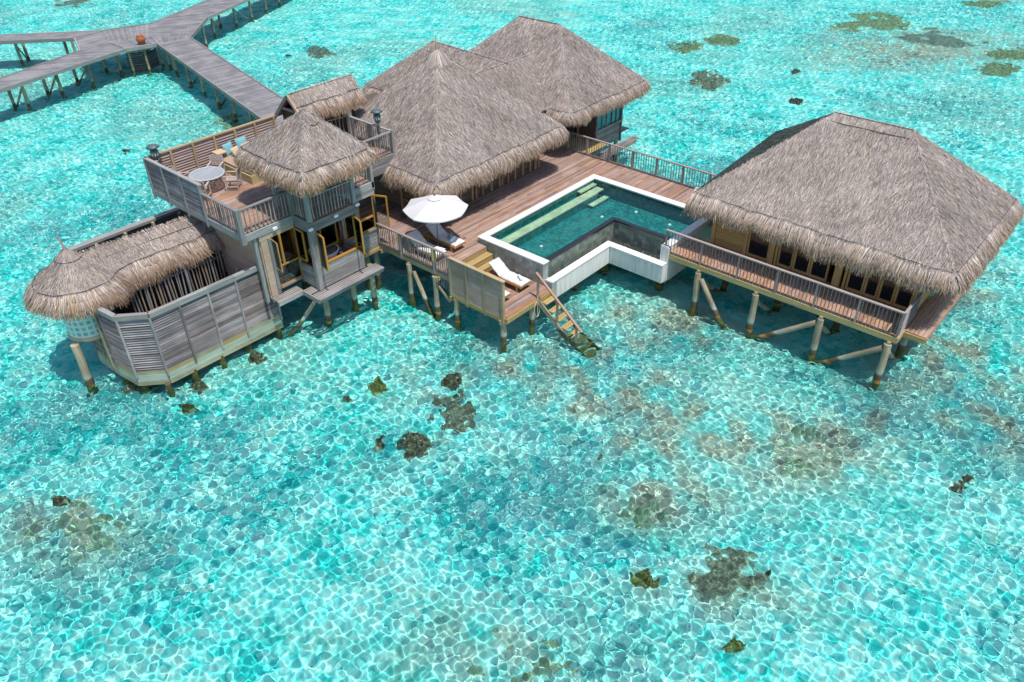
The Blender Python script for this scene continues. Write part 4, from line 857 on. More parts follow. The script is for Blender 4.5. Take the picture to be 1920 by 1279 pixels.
for i in (0, 2, 4): brace(bw, (PL[i+1][0], PL[i+1][1], 1.9), (PL[i][0], PL[i][1], .15), .07)
brace(bw, (*PR[0], .2), (*PR[1], 1.9), .07)
for i in (2, 4): brace(bw, (PT[i][0]+1.9, PT[i][1]-.2, 1.9), (*PT[i], .2), .07)
for i in (1, 3): brace(bw, (*PU[i], 1.9), (PU[i+1][0], PU[i+1][1], .15), .07)
pot = MB(); pot.lathe((29.64, 65.05, 2.505), [(0, 0), (.2, 0), (.3, .18), (.36, .36), (.33, .52), (.24, .62), (.27, .68), (.24, .69), (.2, .62), (.1, .5)], 'clay', 20); tag(pot.build('clay_pot'), 'terracotta pot standing on the hub of the grey boardwalk', 'pot')

# ================================================================== tower with roof terrace
tw = thing('terrace_tower', 'two-storey grey timber tower with open yellow casements below and a railed roof terrace', 'tower', (17, 28, 2.5))
TZ = 5.5
b = MB(); planks(b, 13.7, 20.1, 25.95, 32.45, TZ, 'deck'); planks(b, 16.05, 18.2, 24.82, 25.93, TZ, 'deck'); planks(b, 20.12, 22.8, 27.5, 32.45, TZ, 'deck'); b.build('terrace_boards', tw)
one('terrace_slab', tw, lambda b: (b.box(13.72, 20.08, 25.98, 32.42, 5.22, 5.45, 'darkin'), b.box(16.07, 18.18, 24.84, 25.96, 5.22, 5.45, 'darkin'), b.box(20.13, 22.76, 27.53, 32.4, 5.22, 5.45, 'darkin')))
def beam(p, q, z0=5.2, z1=5.48, m_='bluegrey', th=.09): one('edge_beam', tw, lambda b: b.bar((*p, (z0+z1)/2), (*q, (z0+z1)/2), th, z1-z0, m_))
beam((13.6, 25.85), (15.9, 25.85)); beam((13.62, 25.9), (13.62, 32.5)); beam((13.6, 32.53), (20.1, 32.53)); beam((15.95, 25.8), (15.95, 24.75)); beam((18.25, 25.84), (20.15, 25.84)); beam((18.27, 24.8), (18.27, 25.78)); beam((20.16, 25.9), (20.16, 27.4))
beam((20.2, 27.44), (22.86, 27.44)); beam((22.84, 27.5), (22.84, 31)); one('balcony_cladding', tw, lambda b: (bwall(b, (20.2, 27.42), (22.84, 27.42), 4.75, 5.18, 'grey', .14, .05)))
one('header_boards', tw, lambda b: bwall(b, (15.85, 24.73), (18.3, 24.73), 5.06, 5.5, 'grey', .14, .06, .008))
one('header_boards', tw, lambda b: bwall(b, (18.3, 25.82), (20.05, 25.82), 4.9, 5.2, 'grey', .14, .06, .008))
one('header_boards', tw, lambda b: bwall(b, (14.25, 25.86), (15.9, 25.86), 4.95, 5.19, 'bathwall', .12, .05, .008))
one('header_boards', tw, lambda b: bwall(b, (15.93, 24.8), (15.93, 25.8), 5.0, 5.19, 'grey', .14, .05, .008))
def tposts(*ps):
    for x, y, z0, z1, ww, m_ in ps: one('post', tw, lambda b: b.bar((x, y, z0), (x, y, z1), ww, ww, m_, up=(0, 1, 0)))
tposts((13.6, 25.86, 5.12, 6.6, .2, 'bluegrey'), (15.95, 25.88, 5.2, 6.5, .14, 'bluegrey'), (16.0, 24.8, 5.2, 7.75, .17, 'bluegrey'), (18.22, 24.8, 5.2, 7.75, .17, 'bluegrey'), (15.98, 26.9, 5.5, 7.7, .15, 'bluegrey'), (18.2, 27.3, 5.5, 7.7, .15, 'bluegrey'),
       (20.1, 25.86, 5.1, 6.55, .13, 'bluegrey'), (22.82, 27.46, 5.1, 6.55, .13, 'bluegrey'), (22.84, 30.5, 5.3, 6.9, .2, 'bluegrey'))
def rods(p, q, posts=(), sp=.15): railing(tw, p, q, TZ, 1.05, list(posts), ('bluegrey', 'bluegrey', 'rod'), sp, .11, .027, True, False, .13, .15)
rods((13.62, 28.3), (13.62, 25.95)); rods((13.7, 25.86), (15.9, 25.86), sp=.17); rods((15.97, 25.84), (15.99, 24.86), sp=.13); rods((16.05, 24.78), (18.2, 24.78)); rods((18.3, 25.86), (20.05, 25.86), sp=.19); rods((20.2, 27.46), (22.8, 27.46), sp=.17); rods((22.83, 27.5), (22.83, 30.6), (.5,), .14); rods((20.12, 25.95), (20.12, 27.4)); rods((19.6, 31.2), (22.8, 30.65), sp=.2)
for y in (28.32, 29.75, 31.15, 32.5): one('screen_post', tw, lambda b: b.bar((13.58, y, 5.1), (13.58, y, 6.84), .09, .1, 'bluegrey', up=(0, 1, 0)))
for y0, y1 in ((28.36, 29.7), (29.8, 31.1), (31.2, 32.45)): one('screen_panel', tw, lambda b: louvre(b, (13.62, y1), (13.62, y0), 5.5, 6.82, 'louvre', .07, .075, .7, .014))
one('screen_cap', tw, lambda b: b.bar((13.62, 28.25, 6.88), (13.62, 32.6, 6.88), .15, .06, 'bluegrey'))
for i in range(6):
    x0 = 13.7+i*1.05
    one('back_screen_panel', tw, lambda b: louvre(b, (x0, 32.5), (x0+1.0, 32.5), 5.55, 6.82, 'brown_louvre', .115, .13, 1.1, .018))
    one('back_screen_post', tw, lambda b: b.bar((x0+1.02, 32.44, 5.5), (x0+1.02, 32.44, 6.84), .1, .08, 'tan', up=(0, 1, 0)))
one('back_screen_cap', tw, lambda b: b.bar((13.6, 32.5, 6.88), (20.1, 32.5, 6.88), .14, .06, 'tan'))
one('corner_shelf', tw, lambda b: b.prism([(13.68, 32.45), (13.68, 31.95), (14.3, 32.45)], 6.70, 6.74, 'furn'))
# terrace roof
hip_roof('terrace_roof', tw, 15.5, 18.9, 24.05, 28.15, 7.8, (17.2, 25.7, 9.47), (17.2, 25.701, 9.47), dens=330, wd=.026, gold=.05)
st = Straw(); Q = fringe(st, [(15.5, 24.05, 7.8), (18.9, 24.05, 7.8), (18.9, 28.15, 7.8), (15.5, 28.15, 7.8)], True, drop=.52, out=.36, slope=.85, dens=600, gold=.4); st.build('terrace_fringe', tw); seam('eave_seam', Q, tw, .013)
one('roof_cap_seam', tw, lambda b: b.tube([(17.2+.5*math.cos(a), 25.7+.55*math.sin(a), 9.03+.02*math.sin(5*a)) for a in np.linspace(0, 6.283, 18)], .012, 'seamcord', 5))
# stair gable
st = Straw(); G0, G1 = (20.2, 31.3, 8.05), (23.9, 31.3, 8.05)
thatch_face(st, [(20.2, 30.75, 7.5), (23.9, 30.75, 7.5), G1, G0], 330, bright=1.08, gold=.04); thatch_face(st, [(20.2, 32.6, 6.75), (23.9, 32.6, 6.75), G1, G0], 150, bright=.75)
thatch_line(st, G0, G1, ((0, -1, -.9), (0, 1, -.9)), 400, .45, .03, 1.15)
Q = fringe(st, [(20.2, 30.75, 7.5), (23.9, 30.75, 7.5)], drop=.62, out=.4, slope=1, dens=600, gold=.35); st.build('stair_roof', tw); seam('eave_seam', Q, tw, .013)
one('gable_boards', tw, lambda b: (b.bar((20.15, 32.75, 6.62), (20.15, 31.3, 8.02), .06, .16, 'grey'), b.bar((20.15, 31.3, 8.02), (20.15, 30.55, 7.25), .06, .16, 'bathwall'), b.bar((20.2, 31.0, 7.35), (20.2, 31.9, 7.35), .08, .1, 'bluegrey')))
one('stair_core', tw, lambda b: b.box(20.4, 23.6, 31.0, 32.3, 5.5, 7.3, 'darkin'))
# lower storey
one('side_boards', tw, lambda b: bwall(b, (14.3, 25.88), (14.6, 25.88), 2.1, 4.95, 'bathwall', .15, .06, .008))
one('left_wall', tw, lambda b: bwall(b, (14.28, 30.8), (14.28, 25.92), 2.3, 5.2, 'bathwall', .15, .05, .006, 2.5))
one('rear_wall', tw, lambda b: b.box(14.3, 20.0, 30.8, 30.9, 2.3, 5.2, 'darkin')); one('right_wall', tw, lambda b: b.box(19.98, 20.03, 26.9, 30.8, 2.3, 5.2, 'darkwood'))
one('room_floor', tw, lambda b: (planks(b, 14.35, 20.0, 25.9, 30.8, 2.62, 'teak'), planks(b, 16.0, 18.2, 24.8, 25.9, 2.62, 'teak')))
one('floor_slab', tw, lambda b: (b.box(14.3, 20.0, 25.95, 30.8, 2.38, 2.56, 'darkin'), b.box(15.95, 18.22, 24.8, 25.95, 2.38, 2.56, 'darkin')))
tposts((14.1, 25.95, 2.2, 5.2, .13, 'bluegrey'), (14.66, 25.84, 2.45, 4.98, .13, 'bluegrey'), (15.9, 24.74, 2.45, 5.2, .19, 'grey'), (16.05, 24.72, 3.4, 5.1, .09, 'bluegrey'), (18.2, 24.75, 2.45, 5.1, .15, 'grey'), (15.9, 25.85, 2.5, 5.0, .09, 'grey'), (18.25, 25.85, 2.4, 5.0, .1, 'grey'), (20.05, 25.86, 2.3, 5.15, .13, 'grey'))
one('bay_boards', tw, lambda b: bwall(b, (15.85, 24.72), (18.25, 24.72), 2.46, 3.46, 'grey', .145, .06, .01)); one('bay_boards', tw, lambda b: bwall(b, (15.88, 25.8), (15.88, 24.78), 2.46, 3.3, 'grey', .145, .06, .01)); one('bay_boards', tw, lambda b: bwall(b, (18.25, 24.78), (18.25, 25.8), 2.46, 3.5, 'grey', .145, .06, .01)); one('bay_boards', tw, lambda b: bwall(b, (18.3, 25.82), (20.05, 25.82), 2.35, 3.25, 'grey', .145, .06, .01))
one('sill', tw, lambda b: b.bar((16.1, 24.74, 3.49), (18.12, 24.74, 3.49), .14, .06, 'honey')); one('sill', tw, lambda b: b.bar((15.9, 25.8, 3.33), (15.9, 24.85, 3.33), .12, .05, 'grey')); one('sill', tw, lambda b: b.bar((14.6, 25.82, 2.66), (15.9, 25.82, 2.66), .14, .08, 'grey')); one('sill', tw, lambda b: b.bar((18.3, 25.8, 3.29), (20.05, 25.8, 3.29), .14, .06, 'grey'))
one('base_beam', tw, lambda b: b.bar((18.3, 25.8, 2.26), (20.4, 25.8, 2.26), .14, .16, 'step'))
def casement(p, q, z0, z1, m_='honey', ww=.07):
    o = one('casement_window', tw, lambda b: (b.bar((*p, z0), (*p, z1), ww, ww*.7, m_, up=(q[0]-p[0], q[1]-p[1], 0)), b.bar((*q, z0), (*q, z1), ww, ww*.7, m_, up=(q[0]-p[0], q[1]-p[1], 0)), b.bar((*p, z0), (*q, z0), ww*.7, ww, m_), b.bar((*p, z1), (*q, z1), ww*.7, ww, m_)))
    d = Vector((q[0]-p[0], q[1]-p[1], 0)).normalized(); nn = Vector((d.y, -d.x, 0))*.004; P, Q_ = Vector((*p, 0))+d*.04, Vector((*q, 0))-d*.04
    one('pane', o, lambda b: b.obox(((P.x+Q_.x)/2, (P.y+Q_.y)/2, (z0+z1)/2), ((Q_-P)/2, nn, Vector((0, 0, (z1-z0)/2-.04))), 'glass'))
casement((16.12, 24.7), (16.02, 24.12), 3.52, 5.0); casement((18.0, 24.7), (17.85, 24.05), 3.52, 5.03); casement((17.1, 25.9), (17.9, 25.9), 3.45, 4.95)
casement((14.72, 25.8), (14.66, 25.3), 3.62, 4.92, 'step', .045); casement((15.86, 25.8), (15.84, 25.25), 3.62, 4.95); casement((14.74, 25.84), (15.84, 25.84), 2.72, 3.58, 'honey', .06); casement((18.36, 25.84), (19.15, 25.84), 3.34, 4.9); casement((19.95, 25.8), (20.25, 25.2), 3.34, 4.9); casement((19.15, 25.84), (20.0, 25.84), 3.34, 3.9)
one('mullion', tw, lambda b: b.bar((15.15, 25.86, 3.6), (15.15, 25.86, 4.95), .09, .08, 'honey', up=(0, 1, 0)))
for x, y in ((15.5, 27.2), (16.9, 27.8), (18.6, 27.4)): one('inner_post', tw, lambda b: b.bar((x, y, 2.62), (x, y, 5.2), .16, .16, 'honey'))
one('inner_wall', tw, lambda b: bwall(b, (14.4, 26.5), (15.0, 26.5), 2.62, 5.0, 'honey', .2, .05))
one('slat_platform', tw, lambda b: [b.bar((14.2, 25.76-k*.125, 2.38), (15.45, 25.76-k*.125, 2.38), .08, .045, 'grey') for k in range(4)]+[b.bar((15.4, 25.24-k*.125, 2.38), (15.84, 25.24-k*.125, 2.38), .08, .045, 'grey') for k in range(4)]+[b.bar((15.4, 24.66-k*.125, 2.38), (18.85, 24.66-k*.125, 2.38), .08, .045, 'grey') for k in range(5)])
one('platform_beam', tw, lambda b: (b.bar((15.4, 24.2, 2.3), (18.85, 24.2, 2.3), .05, .2, 'grey'), b.bar((14.2, 25.3, 2.3), (15.4, 25.3, 2.3), .05, .2, 'grey'), b.bar((15.4, 24.2, 2.3), (15.4, 25.3, 2.3), .05, .2, 'grey')))
for x, y in ((16.42, 25.35), (17.98, 25.4), (19.76, 26.5), (14.9, 27), (14.9, 30.2), (17.5, 28.5), (19.5, 30.2), (18.7, 24.9)): pile(tw, x, y, 2.3, .13)
brace(tw, (16.3, 25.35, 1.9), (14.75, 26.1, -.2), .09)
for x, y, z in ((14.95, 25.76, 5.33), (17.1, 24.64, 5.4), (15.85, 24.66, 5.28), (18.25, 24.68, 5.45)): one('floodlight', tw, lambda b: (b.box(x-.09, x+.09, y-.1, y-.02, z-.05, z+.05, 'lampwhite'), b.box(x-.03, x+.03, y-.02, y+.03, z-.02, z+.02, 'black')))
# bathroom fittings seen through the open windows
tub = MB(); tub.lathe((17.3, 26.15, 2.63), [(.42, 0), (.52, .1), (.62, .45), (.66, .6), (.63, .62), (.60, .58)], 'tub', 28); tub.build('x')
bt = bpy.data.objects['x']; bt.name = 'bathtub'; tag(bt, 'round white bathtub with a grey inside behind the open bay window', 'bathtub')
one('tub_bottom', bt, lambda b: b.lathe((17.3, 26.15, 3.14), [(.605, .02), (.5, 0), (0, -.01)], 'tub_in', 28))
one('faucet', bt, lambda b: b.tube([(17.95, 26.1, 2.65), (17.95, 26.1, 3.5), (17.85, 26.1, 3.62), (17.72, 26.1, 3.5)], .018, 'chrome', 7))
sl_ = thing('stool', 'black round stool with a white folded towel beside the bathtub', 'stool', (17.75, 25.55, 2.62))
one('seat', sl_, lambda b: b.lathe((17.75, 25.45, 3.02), [(0, .1), (.2, .1), (.24, .06), (.22, -.02), (0, -.02)], 'black', 16))
for a in range(3): one('leg', sl_, lambda b: b.cyl((17.75+.1*math.cos(a*2.1), 25.45+.1*math.sin(a*2.1), 3.0), (17.75+.18*math.cos(a*2.1), 25.45+.18*math.sin(a*2.1), 2.63), .02, .02, 'black', 6))
tl = MB(); tl.lathe((17.7, 25.45, 3.125), [(0, .06), (.07, .055), (.085, .02), (.07, 0)], 'towel', 12); tag(tl.build('hand_towel'), 'small white towel on the black stool', 'towel')
mt = MB(); mt.box(18.3, 18.95, 25.95, 26.6, 2.63, 2.66, 'towel'); tag(mt.build('bath_mat'), 'white bath mat on the warm wooden floor inside the bay window', 'mat')
pl_ = MB(); pl_.cyl((18.4, 26.3, 2.63), (18.4, 26.3, 4.6), .035, .03, 'chrome', 8); tag(pl_.build('shower_pole'), 'slim grey upright pole standing behind the bathtub', 'pole')
wb = thing('washbasin', 'grey bowl washbasin on a black stand seen through the left casements', 'washbasin', (15.55, 26.5, 2.62))
one('bowl', wb, lambda b: b.lathe((15.55, 26.45, 3.35), [(.08, 0), (.22, .06), (.32, .2), (.30, .2), (.2, .08), (0, .05)], 'tub_in', 18)); one('stand', wb, lambda b: b.box(15.3, 15.8, 26.25, 26.65, 2.63, 3.34, 'black'))
ch = thing('low_bench', 'low black slatted bench by the glass inside the left window', 'bench', (15.0, 26.1, 2.62))
one('seat', ch, lambda b: [b.bar((14.8, 25.98+k*.08, 2.98), (15.35, 25.98+k*.08, 2.98), .05, .03, 'black') for k in range(5)])
for x, y in ((14.83, 26), (15.3, 26), (14.83, 26.3), (15.3, 26.3)): one('leg', ch, lambda b: b.bar((x, y, 2.62), (x, y, 2.97), .04, .04, 'black'))
# ================================================================== terrace furniture
tb = thing('round_table', 'round silvery slatted table between four chairs on the roof terrace', 'table', (15.15, 30.55, TZ))
def ttop(b):
    cx, cy, r, z = 15.15, 30.55, .70, 6.22
    for k in range(-7, 8):
        o = k*.094; h = math.sqrt(max(.0, r*r-o*o))-.03
        if h > .06: b.bar((cx-h, cy+o, z-.012), (cx+h, cy+o, z-.012), .05, .022, 'table'); b.bar((cx+o, cy-h, z-.03), (cx+o, cy+h, z-.03), .03, .016, 'table')
    b.tube([(cx+r*math.cos(a), cy+r*math.sin(a), z-.02) for a in np.linspace(0, 2*math.pi, 33)], .035, 'table', 7, False)
one('table_top', tb, ttop)
for a in range(4):
    c_, s_ = math.cos(a*math.pi/2+.5), math.sin(a*math.pi/2+.5); one('leg', tb, lambda b: b.bar((15.15+.42*c_, 30.55+.42*s_, TZ), (15.15+.46*c_, 30.55+.46*s_, 6.18), .055, .055, 'furn'))
one('stretcher', tb, lambda b: (b.bar((15.15-.4, 30.55-.2, 5.7), (15.15+.4, 30.55+.2, 5.7), .04, .04, 'furn'), b.bar((15.15+.2, 30.55-.4, 5.75), (15.15-.2, 30.55+.4, 5.75), .04, .04, 'furn')))
def chair(label):
    c = thing('armchair', label, 'chair', (0, 0, 0), 'chairs round the terrace table')
    one('seat', c, lambda b: [b.bar((-.24, -.22+k*.075, .43), (.24, -.22+k*.075, .43), .055, .02, 'furn') for k in range(7)])
    def back(b):
        for k in range(6): b.bar((-.24, .26+k*.012, .55+k*.065), (.24, .26+k*.012, .55+k*.065), .018, .05, 'furn')
        for k in range(9): x = -.2+k*.05; b.bar((x, .265, .5), (x, .335, .92), .022, .012, 'furn')
        b.bar((-.27, .335, .93), (.27, .335, .93), .03, .06, 'furn')
    one('backrest', c, back)
    for x in (-.27, .27):
        one('leg', c, lambda b: b.bar((x, -.25, 0), (x, -.25, .64), .05, .05, 'furn', up=(0, 1, 0))); one('leg', c, lambda b: b.bar((x, .23, 0), (x, .335, .92), .05, .05, 'furn', up=(0, 1, 0)))
        one('armrest', c, lambda b: b.bar((x, -.28, .66), (x, .29, .66), .065, .03, 'furn')); one('side_rail', c, lambda b: b.bar((x, -.25, .2), (x, .23, .2), .03, .045, 'furn'))
    one('front_rail', c, lambda b: b.bar((-.27, -.25, .4), (.27, -.25, .4), .03, .06, 'furn'))
    return c
def dup(root, label):
    r = root.copy(); C.objects.link(r); r['label'] = label
    for c in root.children:
        k = c.copy(); C.objects.link(k); k.parent = r; k.matrix_parent_inverse = c.matrix_parent_inverse.copy()
        for g in c.children: q = g.copy(); C.objects.link(q); q.parent = k; q.matrix_parent_inverse = g.matrix_parent_inverse.copy()
    return r
c0 = chair('slatted armchair in the sun to the right of the table, by the straw daybed'); ang = lambda dx, dy: math.atan2(dy, dx)-math.pi/2
spots = [((.62, -.68), None), ((.72, .62), 'slatted armchair behind the round table, its woven back in full view'), ((-.66, -.60), 'slatted armchair tucked against the low railing in front of the table'), ((-.66, .72), 'slatted armchair in the screened corner by the lantern, mostly hidden by the wall')]
for (dx, dy), lb in spots:
    c = c0 if lb is None else dup(c0, lb); c.location = (15.15+dx*1.12, 30.55+dy*1.12, TZ); c.rotation_euler = (0, 0, ang(dx, dy))
sf = thing('daybed', 'straw coloured corner daybed with brown pad half under the terrace roof', 'daybed', (18, 31.2, TZ))
one('base', sf, lambda b: (b.box(16.55, 19.4, 31.2, 32.35, TZ, 5.88, 'sofa_base'), b.box(16.55, 17.9, 29.5, 31.2, TZ, 5.88, 'sofa_base')))
one('pad', sf, lambda b: (b.box(16.6, 19.35, 31.2, 32.2, 5.885, 6.0, 'sofa_pad'), b.box(16.6, 17.85, 29.55, 31.195, 5.885, 6.0, 'sofa_pad')))
one('corner_table', sf, lambda b: (b.box(16.5, 16.98, 31.85, 32.36, 6.22, 6.28, 'beige_cloth'), b.box(16.55, 16.62, 31.95, 32.3, 6.0, 6.22, 'furn')))
def pillow(label, loc, rot, sz, m_):
    b = MB(); n = 9; vs = []; fs = []
    for sgn in (1, -1):
        for j in range(n):
            for i in range(n):
                u, v = i/(n-1)*2-1, j/(n-1)*2-1; e = (1-u**4)*(1-v**4); k = 1-.07*(abs(u*v)**.5 < 0)-.06*(1-abs(u*v)); vs.append((u*sz/2*k, v*sz/2*k, sgn*.09*e**.6))
    for s_ in range(2):
        for j in range(n-1):
            for i in range(n-1): a = s_*n*n+j*n+i; f = (a, a+1, a+n+1, a+n); fs.append(f if s_ == 0 else f[::-1])
    b.raw(vs, fs, m_, None, True); o = b.build('cushion'); o.location = loc; o.rotation_euler = rot; tag(o, label, 'cushion', 'cushions on the daybed'); return o
pillow('teal cushion leaning next to the small corner table of the daybed', (17.25, 32.12, 6.24), (1.15, 0, .25), .55, 'teal_cloth')
pillow('teal cushion farther along the daybed, next to the terrace roof edge', (17.95, 32.16, 6.27), (1.15, 0, -.05), .55, 'teal_cloth')
pillow('sand coloured cushion in front of the two teal ones', (17.35, 31.72, 6.18), (1.0, 0, .3), .46, 'beige_cloth')
pillow('pale sand cushion half hidden by the thatch of the terrace roof', (17.95, 31.78, 6.18), (1.0, 0, .1), .46, 'beige_cloth')
def lantern(label, x, y, z, pole, zb):
    t = thing('lantern', label, 'lantern', (x, y, zb), 'terrace lanterns')
    if pole: one('pole', t, lambda b: b.cyl((x, y, zb), (x, y, z), .035, .03, 'lantern', 8))
    one('bowl', t, lambda b: b.lathe((x, y, z), [(0, -.02), (.08, 0), (.13, .08), (.17, .2), (.17, .36), (.15, .42), (0, .43)], 'lantern', 14))
    one('lamp_window', t, lambda b: [b.bar((x+.172*math.cos(a), y+.172*math.sin(a), z+.2), (x+.172*math.cos(a), y+.172*math.sin(a), z+.33), .05, .02, 'lantern_lamp', up=(math.cos(a), math.sin(a), 0)) for a in np.linspace(0, 6.283, 11)[:-1]])
    one('cap', t, lambda b: b.lathe((x, y, z+.44), [(.06, 0), (.06, .08), (.28, .09), (.22, .16), (.05, .22), (0, .22)], 'lantern', 16)); return t
lantern('verdigris lantern on the corner shelf of the screened terrace end', 13.98, 32.3, 6.76, False, 6.75)
lantern('verdigris lantern on a thin pole at the balcony rail in front of the big roof', 22.72, 28.25, 6.75, True, 5.5)
# ================================================================== parasol and loungers
um = thing('parasol', 'large white octagonal parasol open above two loungers on the pool deck', 'parasol', (21.58, 23.54, 2.5))
def canopy(b):
    cx, cy = 21.58, 23.54; vs = [(cx, cy, 4.93)]; rings = 7; K = 40
    for i in range(1, rings+1):
        r = i/rings
        for j in range(K):
            a = math.radians(5)+2*math.pi*j/K; ph = (j % 5)/5; sag = math.sin(ph*math.pi); R = 1.43*(1-.075*sag); vs.append((cx+R*r*math.cos(a), cy+R*r*math.sin(a), 4.93-.52*r**1.15-.05*sag*r*r))
    fs = [(0, 1+j, 1+(j+1) % K) for j in range(K)]+[(1+(i-1)*K+j, 1+i*K+j, 1+i*K+(j+1) % K, 1+(i-1)*K+(j+1) % K) for i in range(1, rings) for j in range(K)]
    b.raw(vs, fs, 'canvas', None, False)
    e = [(vs[1+(rings-1)*K+j]) for j in range(K)]; lo = [(x, y, z-.05) for x, y, z in e]
    b.raw(e+lo, [(j, K+j, K+(j+1) % K, (j+1) % K) for j in range(K)], 'canvas')
one('canopy', um, canopy)
one('vent_cap', um, lambda b: b.lathe((21.58, 23.54, 4.88), [(.34, -.02), (.2, .06), (.06, .1), (0, .11)], 'canvas', 8)); one('finial', um, lambda b: b.lathe((21.58, 23.54, 4.98), [(.05, 0), (.06, .04), (.03, .08), (0, .09)], 'lantern', 10))
one('pole', um, lambda b: b.cyl((21.58, 23.54, 2.5), (21.58, 23.54, 4.9), .03, .028, 'rail', 10)); one('base', um, lambda b: b.lathe((21.58, 23.54, 2.5), [(.3, 0), (.3, .05), (.08, .09), (.05, .25), (0, .25)], 'lantern', 16))
for k in range(8): a = math.radians(5+45*k); one('rib', um, lambda b: b.bar((21.58, 23.54, 4.86), (21.58+1.45*math.cos(a), 23.54+1.45*math.sin(a), 4.36), .02, .02, 'rail'))
def lounger(x, yf, z, label, backang=.62):
    """foot end at yf, head towards +y"""
    t = thing('sun_lounger', label, 'sun lounger', (x, yf, z), 'teak loungers on the pool deck'); hw = .33; yh = yf+1.22
    L_ = .80; cb, sb = math.cos(backang), math.sin(backang)
    one('frame', t, lambda b: [b.bar((x+s*hw, yf, z+.27), (x+s*hw, yf+1.95, z+.27), .05, .09, 'teak') for s in (-1, 1)]+[b.bar((x-hw, y, z+.27), (x+hw, y, z+.27), .05, .07, 'teak') for y in (yf+.03, yf+.6, yf+1.2, yf+1.92)]+[b.bar((x-hw, yf+.1+k*.115, z+.31), (x+hw, yf+.1+k*.115, z+.31), .07, .02, 'teak') for k in range(10)])
    one('backrest', t, lambda b: [b.bar((x+s*(hw-.05), yh, z+.31), (x+s*(hw-.05), yh+L_*cb, z+.31+L_*sb), .045, .05, 'teak') for s in (-1, 1)]+[b.bar((x-hw+.05, yh+L_*cb*q, z+.31+L_*sb*q), (x+hw-.05, yh+L_*cb*q, z+.31+L_*sb*q), .06, .02, 'teak') for q in np.linspace(.05, 1, 8)]+[b.bar((x, yh+.25, z+.27), (x, yh+.5*cb, z+.31+.5*sb), .05, .03, 'teak')])
    for s in (-1, 1):
        for y in (yf+.25, yf+1.75): one('leg', t, lambda b: b.bar((x+s*hw, y, z), (x+s*hw, y, z+.27), .06, .07, 'teak'))
    def mattress(b):
        n = 66; m_ = 9; top = []; bot = []
        for i in range(n+1):
            s = i/n*2.02; 
            if s < 1.22: y, zz, nz, ny = yf+s, z+.33, 1, 0
            else: q = s-1.22; y, zz, nz, ny = yh+q*cb, z+.33+q*sb, cb, -sb
            pad = .075+.022*abs(math.sin(s*math.pi/.17))**.7; en_ = min(1, i/2, (n-i)/2)
            for j in range(m_):
                u = j/(m_-1)*2-1; e = (1-abs(u)**6)*.5+.5; h = pad*e*(.45+.55*en_)+.006*math.sin(7*u+s*9+x*5); wj = u*(hw+.0+.008*math.sin(s*18+x))
                top.append((x+wj, y+ny*h, zz+nz*h)); bot.append((x+wj, y, zz))
        vs = top+bot; N = len(top); fs = []
        for i in range(n):
            for j in range(m_-1):
                a = i*m_+j; fs.append((a, a+1, a+m_+1, a+m_)); fs.append((N+a, N+a+m_, N+a+m_+1, N+a+1))
            for j in (0, m_-1): a = i*m_+j; f = (a, a+m_, N+a+m_, N+a); fs.append(f if j == 0 else f[::-1])
        for i in (0, n):
            for j in range(m_-1): a = i*m_+j; f = (a, N+a, N+a+1, a+1); fs.append(f if i == 0 else f[::-1])
        b.raw(vs, fs, 'cushion', None, True)
    one('mattress', t, mattress); return t
lounger(21.9, 22.45, 2.5, 'white lounger in the parasol shade nearer the pool, rolled towels on its foot')
lounger(20.72, 22.45, 2.5, 'white lounger in the parasol shade right behind the front railing')
lounger(22.15, 18.85, 1.75, 'sunlit white lounger against the tiled pool wall on the lower deck')
lounger(20.82, 18.85, 1.75, 'white lounger on the lower deck mostly hidden behind the straw screen', .3)
def rolled(label, p, q, r, m_):
    b = MB(); P, Q_ = Vector(p), Vector(q); b.tube([P, P+(Q_-P)*.08, P+(Q_-P)*.5, P+(Q_-P)*.92, Q_], [r*.8, r, r*.97, r, r*.78], m_, 12); o = b.build('rolled_towel'); tag(o, label, 'towel', 'towels on the loungers'); return o
def folded(label, c, sx, sy, rz, m_, h=.07):
    b = MB(); n = 10; vs = []; fs = []
    for j in range(n):
        for i in range(n):
            u, v = i/(n-1)*2-1, j/(n-1)*2-1; e = (1-u**6)*(1-v**6); vs.append((u*sx/2, v*sy/2, h*e*(.75+.25*math.sin(5*u+2*v)*math.cos(4*v))))
    for j in range(n-1):
        for i in range(n-1): a = j*n+i; fs.append((a, a+1, a+n+1, a+n))
    b.raw(vs, fs, m_, None, True); o = b.build('folded_towel'); o.location = c; o.rotation_euler = (0, 0, rz); tag(o, label, 'towel', 'towels on the loungers'); return o
rolled('rolled teal towel on the pool-side lounger under the parasol', (21.8, 22.98, 3.0), (22.05, 23.2, 3.0), .08, 'teal_cloth')
rolled('rolled white towel beside the teal one on the pool-side lounger', (21.62, 22.78, 2.99), (22.0, 22.92, 2.99), .075, 'towel')
folded('white towel spread at the foot of the lounger behind the railing', (20.72, 22.72, 2.93), .62, .5, .2, 'towel', .1)
rolled('rolled white towel across the foot of the sunlit lower lounger', (22.1, 19.05, 2.24), (22.28, 19.38, 2.24), .065, 'towel')
